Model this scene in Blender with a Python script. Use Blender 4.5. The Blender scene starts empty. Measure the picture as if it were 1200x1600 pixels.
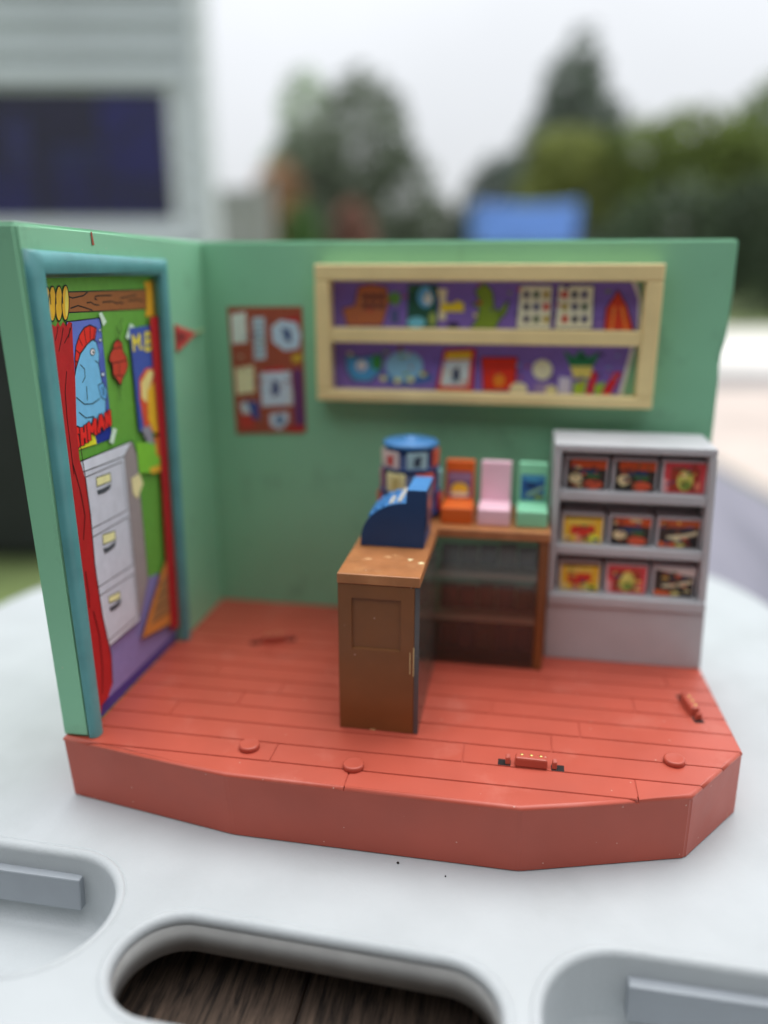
import bpy, bmesh, math, random
from mathutils import Vector, Matrix
rnd = random.Random(7)
scene = bpy.context.scene

# ------------------------------------------------------------------ camera
CX, CY, CZ = 0.1418, -0.3489, 0.1552
YAW, PITCH, ROLL = 0.1696, 0.2899, 0.0014
cam_data = bpy.data.cameras.new('camera')
cam = bpy.data.objects.new('camera', cam_data)
scene.collection.objects.link(cam)
fwd = Vector((-math.sin(YAW)*math.cos(PITCH), math.cos(YAW)*math.cos(PITCH), -math.sin(PITCH)))
rgt = Vector((math.cos(YAW), math.sin(YAW), 0)); upv = rgt.cross(fwd)
r2 = math.cos(ROLL)*rgt + math.sin(ROLL)*upv; u2 = -math.sin(ROLL)*rgt + math.cos(ROLL)*upv
m = Matrix((r2, u2, -fwd)).transposed().to_4x4(); m.translation = Vector((CX, CY, CZ))
cam.matrix_world = m
cam_data.sensor_fit = 'VERTICAL'; cam_data.sensor_height = 36.0
cam_data.lens = 36.0*1233.8/1600.0
cam_data.clip_start = 0.01; cam_data.clip_end = 800
cam_data.dof.use_dof = True
cam_data.dof.focus_distance = 0.254
cam_data.dof.aperture_fstop = cam_data.lens/10.6
scene.camera = cam

# ------------------------------------------------------------------ sky, sun, exposure
SUN_EL, SUN_AZ = math.radians(72), math.radians(20)      # azimuth measured from +Y towards +X
world = bpy.data.worlds.new('World'); scene.world = world; world.use_nodes = True
wn = world.node_tree; wn.nodes.clear()
sky = wn.nodes.new('ShaderNodeTexSky'); sky.sky_type = 'NISHITA'; sky.sun_disc = False
sky.sun_elevation = SUN_EL; sky.sun_rotation = SUN_AZ; sky.dust_density = 4.0; sky.air_density = 1.0
tc = wn.nodes.new('ShaderNodeTexCoord')
sep = wn.nodes.new('ShaderNodeSeparateXYZ'); wn.links.new(tc.outputs['Generated'], sep.inputs[0])
mr = wn.nodes.new('ShaderNodeMapRange'); mr.inputs['From Min'].default_value = 0.0; mr.inputs['From Max'].default_value = 1.0
mr.inputs['To Min'].default_value = 8.4; mr.inputs['To Max'].default_value = 28.0      # overcast: brighter overhead
pw = wn.nodes.new('ShaderNodeMath'); pw.operation = 'POWER'; pw.use_clamp = True; pw.inputs[1].default_value = 1.6
wn.links.new(sep.outputs['Z'], pw.inputs[0]); wn.links.new(pw.outputs[0], mr.inputs['Value'])
cn = wn.nodes.new('ShaderNodeTexNoise'); cn.inputs['Scale'].default_value = 2.5; cn.inputs['Detail'].default_value = 5
wn.links.new(tc.outputs['Generated'], cn.inputs['Vector'])
cmr = wn.nodes.new('ShaderNodeMapRange'); cmr.inputs['From Min'].default_value = .3; cmr.inputs['From Max'].default_value = .7
cmr.inputs['To Min'].default_value = .95; cmr.inputs['To Max'].default_value = 1.05
wn.links.new(cn.outputs['Fac'], cmr.inputs['Value'])
mm_ = wn.nodes.new('ShaderNodeMath'); mm_.operation = 'MULTIPLY'
wn.links.new(mr.outputs[0], mm_.inputs[0]); wn.links.new(cmr.outputs[0], mm_.inputs[1])
cloud = wn.nodes.new('ShaderNodeVectorMath'); cloud.operation = 'SCALE'; cloud.inputs[0].default_value = (.94, .965, 1.0)
wn.links.new(mm_.outputs[0], cloud.inputs['Scale'])
mixw = wn.nodes.new('ShaderNodeMixRGB'); mixw.inputs['Fac'].default_value = .88
wn.links.new(sky.outputs[0], mixw.inputs['Color1']); wn.links.new(cloud.outputs[0], mixw.inputs['Color2'])
bg = wn.nodes.new('ShaderNodeBackground'); bg.inputs['Strength'].default_value = 0.1
wo = wn.nodes.new('ShaderNodeOutputWorld')
wn.links.new(mixw.outputs[0], bg.inputs['Color']); wn.links.new(bg.outputs[0], wo.inputs[0])
sun_data = bpy.data.lights.new('sun', 'SUN'); sun_data.energy = 1.5; sun_data.angle = math.radians(40); sun_data.color = (1, .97, .93)
sun = bpy.data.objects.new('sun', sun_data); scene.collection.objects.link(sun)
sd = Vector((math.cos(SUN_EL)*math.sin(SUN_AZ), math.cos(SUN_EL)*math.cos(SUN_AZ), math.sin(SUN_EL)))
sun.rotation_euler = sd.to_track_quat('Z', 'Y').to_euler(); sun.location = (0, 0, 6)
vs = scene.view_settings
vs.view_transform = 'Standard'; vs.look = 'None'; vs.exposure = 0.0; vs.gamma = 1.0; vs.use_curve_mapping = False
ART = {
 'door': [
  ('wall_print',(98,158,60),[(-125,0),(-43,0),(-43,158),(-125,158)]),
  ('floor_print',(130,124,178),[(-125.6,24.99),(-107.11,25.05),(-81.25,23.81),(-71.52,38.34),(-60.83,36.45),(-32.57,7.0),(-34.25,-2.82),(-117.54,1.47),(-128.72,9.73)]),
  ('floor_print',(58,54,130),[(-120.15,5.86),(-116.03,5.48),(-39.92,3.78),(-33.85,-0.48),(-34.65,-5.17),(-123.97,0.5)]),
  ('curtain_rod_print',(150,92,50),[(-108.44,150.28),(-49.91,150.25),(-51.28,142.91),(-109.76,143.93)]),
  ('curtain_rod_print',(18,20,28),[(-108.44,150.28),(-49.91,150.25),(-51.28,142.91),(-109.76,143.93),(-108.44,150.28)],0.4),
  ('curtain_rod_print',(18,20,28),[(-107.47,149.25),(-104.04,148.32),(-97.22,148.94),(-94.23,150.07)],0.45),
  ('curtain_rod_print',(18,20,28),[(-95.55,146.57),(-92.88,146.71),(-90.82,145.84),(-87.69,145.56)],0.45),
  ('curtain_rod_print',(18,20,28),[(-78.06,148.61),(-85.67,148.69),(-89.36,148.59),(-90.25,147.76),(-88.69,147.4)],0.45),
  ('curtain_rod_print',(18,20,28),[(-105.91,145.18),(-101.24,145.87),(-97.15,145.08),(-92.52,144.1)],0.45),
  ('curtain_rod_print',(18,20,28),[(-85.18,146.48),(-78.47,146.52),(-74.66,145.69),(-72.5,146.35)],0.45),
  ('curtain_rod_print',(18,20,28),[(-72.27,147.53),(-65.97,147.86),(-59.35,148.45)],0.45),
  ('curtain_rod_print',(18,20,28),[(-72.64,145.63),(-70.51,146.05),(-71.16,145.35)],0.45),
  ('curtain_rod_print',(18,20,28),[(-108.39,146.75),(-106.98,146.62)],0.45),
  ('curtain_rod_print',(18,20,28),[(-66.24,146.41),(-59.68,146.72),(-54.17,146.07)],0.45),
  ('curtain_ring_print#0',(232,172,44),[(-117.04,146.81),(-117.48,145.19),(-118.07,143.73),(-118.75,142.58),(-119.46,141.86),(-120.12,141.64),(-120.67,141.93),(-121.05,142.7),(-121.24,143.87),(-121.2,145.33),(-120.96,146.94),(-120.53,148.54),(-119.94,149.98),(-119.27,151.12),(-118.57,151.85),(-117.91,152.1),(-117.36,151.84),(-116.96,151.08),(-116.77,149.92),(-116.79,148.44)]),
  ('curtain_ring_print#0',(18,20,28),[(-117.04,146.81),(-117.48,145.19),(-118.07,143.73),(-118.75,142.58),(-119.46,141.86),(-120.12,141.64),(-120.67,141.93),(-121.05,142.7),(-121.24,143.87),(-121.2,145.33),(-120.96,146.94),(-120.53,148.54),(-119.94,149.98),(-119.27,151.12),(-118.57,151.85),(-117.91,152.1),(-117.36,151.84),(-116.96,151.08),(-116.77,149.92),(-116.79,148.44),(-117.04,146.81)],0.45),
  ('curtain_ring_print#1',(232,172,44),[(-114.03,146.84),(-114.47,145.2),(-115.07,143.72),(-115.77,142.56),(-116.49,141.83),(-117.16,141.6),(-117.73,141.9),(-118.12,142.68),(-118.31,143.86),(-118.29,145.34),(-118.04,146.97),(-117.6,148.59),(-117.01,150.04),(-116.33,151.2),(-115.62,151.94),(-114.94,152.19),(-114.37,151.92),(-113.97,151.16),(-113.76,149.98),(-113.79,148.49)]),
  ('curtain_ring_print#1',(18,20,28),[(-114.03,146.84),(-114.47,145.2),(-115.07,143.72),(-115.77,142.56),(-116.49,141.83),(-117.16,141.6),(-117.73,141.9),(-118.12,142.68),(-118.31,143.86),(-118.29,145.34),(-118.04,146.97),(-117.6,148.59),(-117.01,150.04),(-116.33,151.2),(-115.62,151.94),(-114.94,152.19),(-114.37,151.92),(-113.97,151.16),(-113.76,149.98),(-113.79,148.49),(-114.03,146.84)],0.45),
  ('curtain_ring_print#2',(232,172,44),[(-110.34,146.81),(-110.79,145.14),(-111.4,143.64),(-112.11,142.47),(-112.85,141.73),(-113.54,141.5),(-114.12,141.79),(-114.53,142.58),(-114.73,143.79),(-114.71,145.29),(-114.46,146.94),(-114.02,148.58),(-113.42,150.06),(-112.72,151.22),(-111.99,151.97),(-111.3,152.23),(-110.72,151.96),(-110.3,151.19),(-110.08,149.99),(-110.1,148.48)]),
  ('curtain_ring_print#2',(18,20,28),[(-110.34,146.81),(-110.79,145.14),(-111.4,143.64),(-112.11,142.47),(-112.85,141.73),(-113.54,141.5),(-114.12,141.79),(-114.53,142.58),(-114.73,143.79),(-114.71,145.29),(-114.46,146.94),(-114.02,148.58),(-113.42,150.06),(-112.72,151.22),(-111.99,151.97),(-111.3,152.23),(-110.72,151.96),(-110.3,151.19),(-110.08,149.99),(-110.1,148.48),(-110.34,146.81)],0.45),
  ('curtain_ring_print#3',(232,172,44),[(-106.6,146.9),(-107.05,145.21),(-107.67,143.7),(-108.4,142.5),(-109.15,141.75),(-109.86,141.52),(-110.46,141.82),(-110.89,142.62),(-111.1,143.84),(-111.08,145.36),(-110.84,147.03),(-110.39,148.7),(-109.78,150.19),(-109.07,151.38),(-108.32,152.14),(-107.61,152.4),(-107.01,152.13),(-106.57,151.35),(-106.35,150.13),(-106.35,148.6)]),
  ('curtain_ring_print#3',(18,20,28),[(-106.6,146.9),(-107.05,145.21),(-107.67,143.7),(-108.4,142.5),(-109.15,141.75),(-109.86,141.52),(-110.46,141.82),(-110.89,142.62),(-111.1,143.84),(-111.08,145.36),(-110.84,147.03),(-110.39,148.7),(-109.78,150.19),(-109.07,151.38),(-108.32,152.14),(-107.61,152.4),(-107.01,152.13),(-106.57,151.35),(-106.35,150.13),(-106.35,148.6),(-106.6,146.9)],0.45),
  ('curtain_ring_print#3',(250,205,90),[(-107.16,146.92),(-107.47,145.62),(-107.85,144.45),(-108.25,143.53),(-108.64,142.94),(-108.98,142.75),(-109.22,142.97),(-109.36,143.58),(-109.38,144.51),(-109.27,145.69),(-109.05,146.98),(-108.74,148.27),(-108.36,149.43),(-107.96,150.35),(-107.57,150.94),(-107.24,151.14),(-106.99,150.93),(-106.85,150.33),(-106.83,149.4),(-106.93,148.22)]),
  ('curtain_ring_print#5',(225,165,45),[(-52.85,153.11),(-43.61,153.42),(-42.84,150.98),(-45.09,147.38),(-45.34,142.69),(-44.37,140.02),(-54.11,140.21),(-52.11,143.46),(-51.2,149.56)]),
  ('fish_poster_print',(92,112,192),[(-109.55,141.12),(-88.07,141.32),(-88.18,99.06),(-114.92,99.43)]),
  ('fish_poster_print',(18,20,28),[(-109.55,141.12),(-88.07,141.32),(-88.18,99.06),(-114.92,99.43),(-109.55,141.12)],0.4),
  ('fish_poster_print',(74,92,172),[(-88.05,132.06),(-88.18,99.06),(-97.38,99.31),(-97.52,116.96)]),
  ('fish_poster_print',(232,222,48),[(-113.61,105.77),(-99.75,103.62),(-98.91,99.14),(-114.89,99.56)]),
  ('fish_poster_print',(34,48,140),[(-99.7,103.85),(-88.12,104.42),(-88.18,99.06),(-98.92,99.04)]),
  ('fish_poster_print',(214,44,34),[(-103.55,130.42),(-107.61,123.72),(-107.03,128.98),(-105.49,133.24),(-102.64,136.55),(-99.32,138.63),(-95.52,139.31),(-91.29,138.06),(-93.09,134.53),(-98.7,133.14)]),
  ('fish_poster_print',(18,20,28),[(-103.55,130.42),(-107.61,123.72),(-107.03,128.98),(-105.49,133.24),(-102.64,136.55),(-99.32,138.63),(-95.52,139.31),(-91.29,138.06),(-93.09,134.53),(-98.7,133.14),(-103.55,130.42)],0.45),
  ('fish_poster_print',(18,20,28),[(-101.51,132.92),(-103.31,135.71)],0.3),
  ('fish_poster_print',(18,20,28),[(-99.04,133.62),(-99.55,138.34)],0.3),
  ('fish_poster_print',(18,20,28),[(-96.31,134.08),(-95.56,139.13)],0.3),
  ('fish_poster_print',(18,20,28),[(-94.2,134.38),(-92.55,138.14)],0.3),
  ('fish_poster_print',(18,20,28),[(-103.55,130.42),(-105.92,131.96)],0.3),
  ('fish_poster_print',(18,20,28),[(-105.41,127.49),(-106.95,128.53)],0.3),
  ('fish_poster_print',(112,182,226),[(-92.57,133.48),(-91.39,129.31),(-92.48,125.69),(-91.4,118.98),(-90.11,113.05),(-91.69,107.0),(-99.59,106.69),(-108.5,106.19),(-113.61,105.77),(-111.64,115.34),(-109.6,121.3),(-107.16,125.9),(-103.55,130.42),(-98.7,133.14),(-94.91,134.43)]),
  ('fish_poster_print',(18,20,28),[(-92.57,133.48),(-91.39,129.31),(-92.48,125.69),(-91.4,118.98),(-90.11,113.05),(-91.69,107.0),(-99.59,106.69),(-108.5,106.19),(-113.61,105.77),(-111.64,115.34),(-109.6,121.3),(-107.16,125.9),(-103.55,130.42),(-98.7,133.14),(-94.91,134.43),(-92.57,133.48)],0.45),
  ('fish_poster_print',(98,168,216),[(-94.4,118.89),(-90.57,119.35),(-88.71,116.23),(-90.11,113.05),(-93.24,114.47)]),
  ('fish_poster_print',(18,20,28),[(-94.4,118.89),(-90.57,119.35),(-88.71,116.23),(-90.11,113.05),(-93.24,114.47),(-94.4,118.89)],0.35),
  ('fish_poster_print',(18,20,28),[(-104.26,126.92),(-102.02,125.33),(-102.14,122.63),(-104.18,121.06)],0.35),
  ('fish_poster_print',(18,20,28),[(-92.39,126.15),(-94.72,127.31)],0.35),
  ('fish_poster_print',(18,20,28),[(-108.88,116.73),(-104.37,113.78),(-99.18,113.22),(-94.42,114.16)],0.35),
  ('fish_poster_print',(18,20,28),[(-108.23,111.65),(-104.43,109.17),(-99.18,108.75)],0.35),
  ('fish_poster_print',(18,20,28),[(-101.92,119.4),(-102.4,114.87)],0.35),
  ('fish_poster_print',(18,20,28),[(-92.23,118.13),(-91.5,114.69)],0.35),
  ('fish_poster_print',(18,20,28),[(-90.76,118.42),(-90.57,115.52)],0.35),
  ('fish_poster_print',(240,240,236),[(-94.4,130.28),(-94.59,129.87),(-94.99,129.55),(-95.53,129.36),(-96.11,129.33),(-96.67,129.47),(-97.1,129.75),(-97.35,130.12),(-97.38,130.54),(-97.19,130.94),(-96.8,131.26),(-96.27,131.45),(-95.68,131.49),(-95.12,131.36),(-94.68,131.08),(-94.43,130.7)]),
  ('fish_poster_print',(18,20,28),[(-94.4,130.28),(-94.59,129.87),(-94.99,129.55),(-95.53,129.36),(-96.11,129.33),(-96.67,129.47),(-97.1,129.75),(-97.35,130.12),(-97.38,130.54),(-97.19,130.94),(-96.8,131.26),(-96.27,131.45),(-95.68,131.49),(-95.12,131.36),(-94.68,131.08),(-94.43,130.7),(-94.4,130.28)],0.3),
  ('fish_poster_print',(18,20,28),[(-95.04,130.2),(-95.09,130.08),(-95.19,129.97),(-95.33,129.89),(-95.49,129.85),(-95.65,129.84),(-95.81,129.88),(-95.95,129.95),(-96.05,130.05),(-96.1,130.17),(-96.1,130.29),(-96.05,130.41),(-95.95,130.52),(-95.82,130.6),(-95.66,130.64),(-95.49,130.65),(-95.33,130.62),(-95.2,130.55),(-95.1,130.45),(-95.04,130.33)]),
  ('fish_poster_print',(190,205,235),[(-88.89,137.23),(-89.05,136.98),(-89.39,136.81),(-89.81,136.77),(-90.21,136.86),(-90.47,137.07),(-90.52,137.33),(-90.36,137.58),(-90.03,137.75),(-89.61,137.79),(-89.21,137.7),(-88.94,137.49)]),
  ('fish_poster_print',(18,20,28),[(-88.89,137.23),(-89.05,136.98),(-89.39,136.81),(-89.81,136.77),(-90.21,136.86),(-90.47,137.07),(-90.52,137.33),(-90.36,137.58),(-90.03,137.75),(-89.61,137.79),(-89.21,137.7),(-88.94,137.49),(-88.89,137.23)],0.25),
  ('fish_poster_print',(190,205,235),[(-89.18,133.87),(-89.38,133.57),(-89.8,133.36),(-90.31,133.32),(-90.8,133.44),(-91.12,133.7),(-91.19,134.02),(-90.99,134.32),(-90.58,134.52),(-90.06,134.57),(-89.58,134.45),(-89.26,134.19)]),
  ('fish_poster_print',(18,20,28),[(-89.18,133.87),(-89.38,133.57),(-89.8,133.36),(-90.31,133.32),(-90.8,133.44),(-91.12,133.7),(-91.19,134.02),(-90.99,134.32),(-90.58,134.52),(-90.06,134.57),(-89.58,134.45),(-89.26,134.19),(-89.18,133.87)],0.25),
  ('fish_poster_print',(190,205,235),[(-89.56,122.08),(-89.79,121.72),(-90.29,121.49),(-90.91,121.46),(-91.48,121.63),(-91.86,121.96),(-91.94,122.35),(-91.71,122.71),(-91.22,122.93),(-90.61,122.97),(-90.03,122.8),(-89.64,122.47)]),
  ('fish_poster_print',(18,20,28),[(-89.56,122.08),(-89.79,121.72),(-90.29,121.49),(-90.91,121.46),(-91.48,121.63),(-91.86,121.96),(-91.94,122.35),(-91.71,122.71),(-91.22,122.93),(-90.61,122.97),(-90.03,122.8),(-89.64,122.47),(-89.56,122.08)],0.25),
  ('poster_lettering_print',(18,20,28),[(-109.74,105.64),(-110.64,106.14),(-111.78,105.47),(-112.01,104.32),(-111.13,103.67),(-110.24,103.03),(-110.49,101.79),(-111.62,101.19),(-112.52,101.69)],2.9),
  ('poster_lettering_print',(214,38,34),[(-109.74,105.64),(-110.64,106.14),(-111.78,105.47),(-112.01,104.32),(-111.13,103.67),(-110.24,103.03),(-110.49,101.79),(-111.62,101.19),(-112.52,101.69)],1.9),
  ('poster_lettering_print',(18,20,28),[(-108.25,106.14),(-108.62,100.97)],2.9),
  ('poster_lettering_print',(18,20,28),[(-105.51,106.48),(-105.75,101.38)],2.9),
  ('poster_lettering_print',(18,20,28),[(-108.43,103.56),(-105.63,103.93)],2.9),
  ('poster_lettering_print',(214,38,34),[(-108.25,106.14),(-108.62,100.97)],1.9),
  ('poster_lettering_print',(214,38,34),[(-105.51,106.48),(-105.75,101.38)],1.9),
  ('poster_lettering_print',(214,38,34),[(-108.43,103.56),(-105.63,103.93)],1.9),
  ('poster_lettering_print',(18,20,28),[(-104.01,101.69),(-103.86,106.83),(-101.72,104.25),(-99.23,107.57),(-99.63,102.88)],2.8),
  ('poster_lettering_print',(214,38,34),[(-104.01,101.69),(-103.86,106.83),(-101.72,104.25),(-99.23,107.57),(-99.63,102.88)],1.8),
  ('poster_lettering_print',(18,20,28),[(-97.71,103.24),(-95.32,108.22),(-93.5,103.67)],2.8),
  ('poster_lettering_print',(18,20,28),[(-96.62,105.13),(-94.38,105.41)],2.8),
  ('poster_lettering_print',(214,38,34),[(-97.71,103.24),(-95.32,108.22),(-93.5,103.67)],1.8),
  ('poster_lettering_print',(214,38,34),[(-96.62,105.13),(-94.38,105.41)],1.8),
  ('poster_lettering_print',(18,20,28),[(-92.08,104.05),(-91.78,108.47),(-89.33,104.24),(-89.17,109.02)],2.6),
  ('poster_lettering_print',(214,38,34),[(-92.08,104.05),(-91.78,108.47),(-89.33,104.24),(-89.17,109.02)],1.7),
  ('tape_print#428',(196,222,200),[(-89.8,142.77),(-87.86,143.28),(-84.99,139.83),(-87.54,138.39)]),
  ('tape_print#532',(196,222,200),[(-87.85,102.78),(-85.05,101.77),(-88.6,96.94),(-91.4,98.21)]),
  ('tape_print#658',(196,222,200),[(-68.0,138.39),(-64.78,137.22),(-69.96,132.59),(-72.31,133.5)]),
  ('brick_patch_print',(184,62,44),[(-78.27,133.35),(-75.54,131.78),(-75.29,128.83),(-73.05,126.41),(-72.58,123.37),(-74.86,120.87),(-77.57,119.2),(-79.29,116.69),(-81.29,118.91),(-83.98,120.95),(-83.91,124.8),(-85.87,126.67),(-84.65,128.94),(-82.46,130.18),(-81.27,132.23)]),
  ('brick_patch_print',(18,20,28),[(-78.27,133.35),(-75.54,131.78),(-75.29,128.83),(-73.05,126.41),(-72.58,123.37),(-74.86,120.87),(-77.57,119.2),(-79.29,116.69),(-81.29,118.91),(-83.98,120.95),(-83.91,124.8),(-85.87,126.67),(-84.65,128.94),(-82.46,130.18),(-81.27,132.23),(-78.27,133.35)],0.5),
  ('brick_patch_print',(60,20,20),[(-82.63,130.34),(-75.13,130.19)],0.35),
  ('brick_patch_print',(60,20,20),[(-85.35,125.43),(-79.44,125.31),(-72.83,125.39)],0.35),
  ('brick_patch_print',(60,20,20),[(-83.98,120.95),(-77.08,120.13)],0.35),
  ('brick_patch_print',(60,20,20),[(-77.9,133.18),(-78.46,130.32)],0.35),
  ('brick_patch_print',(60,20,20),[(-78.84,125.25),(-79.78,120.45)],0.35),
  ('brick_patch_print',(18,20,28),[(-78.05,133.43),(-76.89,135.27),(-75.41,136.63),(-75.54,138.56),(-73.96,140.4)],0.35),
  ('brick_patch_print',(18,20,28),[(-76.89,135.27),(-78.44,136.57),(-78.95,138.04)],0.35),
  ('brick_patch_print',(18,20,28),[(-79.29,116.69),(-80.51,114.62),(-80.48,111.62)],0.35),
  ('second_poster_print',(62,84,160),[(-69.16,136.73),(-48.87,136.67),(-48.13,93.37),(-68.4,97.74)]),
  ('second_lettering_print',(18,20,28),[(-67.12,128.37),(-66.98,133.62),(-64.42,130.61),(-61.67,133.86),(-61.76,128.67)],1.9),
  ('second_lettering_print',(226,206,70),[(-67.12,128.37),(-66.98,133.62),(-64.42,130.61),(-61.67,133.86),(-61.76,128.67)],1.5),
  ('second_lettering_print',(226,206,70),[(-59.1,128.34),(-59.18,128.19),(-59.33,128.06),(-59.55,127.96),(-59.81,127.91),(-60.1,127.91),(-60.37,127.96),(-60.6,128.05),(-60.78,128.18),(-60.88,128.33),(-60.89,128.49),(-60.82,128.64),(-60.67,128.77),(-60.45,128.87),(-60.19,128.92),(-59.9,128.92),(-59.63,128.87),(-59.4,128.78),(-59.22,128.65),(-59.12,128.5)]),
  ('second_lettering_print',(18,20,28),[(-56.69,133.83),(-57.37,127.78),(-53.84,127.84),(-52.25,129.06),(-52.67,130.55),(-54.13,130.84),(-57.03,130.81)],1.9),
  ('second_lettering_print',(18,20,28),[(-56.69,133.83),(-53.68,133.83),(-52.55,132.94),(-52.87,131.45),(-54.13,130.84)],1.9),
  ('second_lettering_print',(226,206,70),[(-56.69,133.83),(-57.37,127.78),(-53.84,127.84),(-52.25,129.06),(-52.67,130.55),(-54.13,130.84),(-57.03,130.81)],1.5),
  ('second_lettering_print',(226,206,70),[(-56.69,133.83),(-53.68,133.83),(-52.55,132.94),(-52.87,131.45),(-54.13,130.84)],1.5),
  ('second_poster_print',(206,80,50),[(-64.96,117.67),(-58.89,120.88),(-49.45,120.4),(-48.33,92.27),(-64.24,98.58),(-66.08,110.02)]),
  ('second_poster_print',(236,206,130),[(-63.82,115.98),(-56.75,119.86),(-50.89,119.21),(-56.76,113.48),(-60.8,107.64),(-64.33,110.29)]),
  ('second_poster_print',(232,172,40),[(-59.35,112.23),(-50.28,115.9),(-48.03,93.92),(-56.59,94.97),(-60.26,101.11)]),
  ('second_poster_print',(140,140,150),[(-66.56,98.47),(-59.5,98.8),(-56.4,89.38),(-62.12,91.11)]),
  ('second_poster_print',(122,190,56),[(-71.89,94.17),(-60.78,91.93),(-51.59,88.38),(-50.94,77.92),(-71.98,81.86)]),
  ('second_poster_print',(222,120,50),[(-56.3,93.26),(-50.28,92.08),(-50.13,82.35),(-55.81,85.89)]),
  ('second_poster_print',(230,170,50),[(-62.66,81.84),(-51.67,80.98),(-51.56,78.07),(-61.91,79.42)]),
  ('filing_cabinet_print',(146,138,138),[(-82.2,91.03),(-75.07,95.43),(-72.52,89.3),(-72.43,38.26),(-82.9,24.12)]),
  ('filing_cabinet_print',(18,20,28),[(-82.2,91.03),(-75.07,95.43),(-72.52,89.3),(-72.43,38.26),(-82.9,24.12),(-82.2,91.03)],0.4),
  ('filing_cabinet_print',(202,208,218),[(-112.38,95.81),(-75.07,95.43),(-82.2,91.03),(-113.18,91.88)]),
  ('filing_cabinet_print',(18,20,28),[(-112.38,95.81),(-75.07,95.43),(-82.2,91.03),(-113.18,91.88),(-112.38,95.81)],0.4),
  ('filing_cabinet_print',(192,198,208),[(-113.16,92.01),(-82.2,91.03),(-82.43,24.77),(-107.11,25.05),(-125.63,31.07)]),
  ('filing_cabinet_print',(18,20,28),[(-113.16,92.01),(-82.2,91.03),(-82.43,24.77),(-107.11,25.05),(-125.63,31.07),(-113.16,92.01)],0.4),
  ('filing_cabinet_print',(70,70,78),[(-113.59,89.91),(-84.48,89.49),(-84.12,70.65),(-112.25,71.47),(-113.59,89.91)],0.4),
  ('filing_cabinet_print',(70,70,78),[(-111.58,68.36),(-83.7,67.92),(-83.57,48.53),(-111.33,49.72),(-111.58,68.36)],0.4),
  ('filing_cabinet_print',(70,70,78),[(-111.32,46.37),(-83.61,44.91),(-84.01,27.18),(-107.33,27.57),(-111.32,46.37)],0.4),
  ('filing_cabinet_print',(240,222,160),[(-103.35,88.07),(-93.61,87.43),(-93.65,84.33),(-103.6,84.83)]),
  ('filing_cabinet_print',(18,20,28),[(-103.35,88.07),(-93.61,87.43),(-93.65,84.33),(-103.6,84.83),(-103.35,88.07)],0.35),
  ('filing_cabinet_print',(240,222,160),[(-103.16,67.15),(-94.5,65.88),(-94.56,62.57),(-103.48,63.42)]),
  ('filing_cabinet_print',(18,20,28),[(-103.16,67.15),(-94.5,65.88),(-94.56,62.57),(-103.48,63.42),(-103.16,67.15)],0.35),
  ('filing_cabinet_print',(240,222,160),[(-103.6,43.49),(-95.49,42.4),(-95.73,39.6),(-103.66,41.0)]),
  ('filing_cabinet_print',(18,20,28),[(-103.6,43.49),(-95.49,42.4),(-95.73,39.6),(-103.66,41.0),(-103.6,43.49)],0.35),
  ('filing_cabinet_print',(66,70,78),[(-103.84,83.59),(-100.49,83.29),(-93.65,83.58),(-95.14,81.88),(-99.18,81.48),(-103.25,81.84)]),
  ('filing_cabinet_print',(66,70,78),[(-103.86,62.2),(-100.6,61.53),(-94.36,62.04),(-95.77,60.19),(-99.51,59.78),(-103.18,59.99)]),
  ('filing_cabinet_print',(66,70,78),[(-103.95,39.54),(-100.68,38.95),(-94.74,39.18),(-96.17,37.35),(-99.57,37.03),(-103.19,37.48)]),
  ('tag_print',(230,214,160),[(-78.81,81.76),(-72.23,82.12),(-69.75,77.49),(-75.35,72.69),(-78.67,75.82)]),
  ('crate_print',(196,128,60),[(-82.61,16.61),(-74.02,24.98),(-60.68,37.28),(-53.66,41.88),(-52.11,13.58),(-57.51,11.75)]),
  ('crate_print',(18,20,28),[(-82.61,16.61),(-74.02,24.98),(-60.68,37.28),(-53.66,41.88),(-52.11,13.58),(-57.51,11.75),(-82.61,16.61)],0.4),
  ('crate_print',(150,112,70),[(-74.26,18.9),(-61.6,32.27),(-55.62,35.38),(-56.13,17.22)]),
  ('crate_print',(90,66,44),[(-71.44,19.41),(-57.24,17.7)],0.5),
  ('crate_print',(90,66,44),[(-69.5,23.91),(-56.39,22.43)],0.5),
  ('crate_print',(90,66,44),[(-67.56,28.43),(-55.53,27.14)],0.5),
  ('crate_print',(90,66,44),[(-65.61,32.97),(-54.69,31.84)],0.5),
  ('curtain_print#1',(168,30,34),[(-125,131),(-120.25,141.03),(-117.86,140.07),(-116.42,141.57),(-115.25,139.92),(-113.4,141.41),(-112.03,139.82),(-110.33,141.16),(-108.34,140.8),(-109.39,131.82),(-110.04,123.13),(-111.34,114.4),(-112.66,105.59),(-112.78,96.88),(-110.56,89.3),(-109.95,76.38),(-110.68,58.33),(-109.38,38.77),(-106.35,21.44),(-107.47,10.54),(-111.42,6.95),(-115.81,6.58),(-118.5,1.5),(-125,10)]),
  ('curtain_print#1',(50,8,14),[(-108.51,140.38),(-110.21,137.92),(-114.01,134.78)],0.4),
  ('curtain_print#1',(50,8,14),[(-116.75,140.01),(-117.55,137.98),(-118.94,136.0)],0.4),
  ('curtain_print#1',(50,8,14),[(-113.82,139.42),(-115.18,136.56),(-117.7,132.55)],0.4),
  ('curtain_print#1',(50,8,14),[(-114.69,125.86),(-116.78,119.61),(-117.4,110.94),(-117.25,101.97),(-117.11,92.8)],0.4),
  ('curtain_print#1',(50,8,14),[(-109.95,139.18),(-111.34,136.29)],0.4),
  ('curtain_print#1',(50,8,14),[(-117.16,96.36),(-114.37,86.1),(-113.37,77.4),(-115.85,69.62)],0.45),
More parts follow.
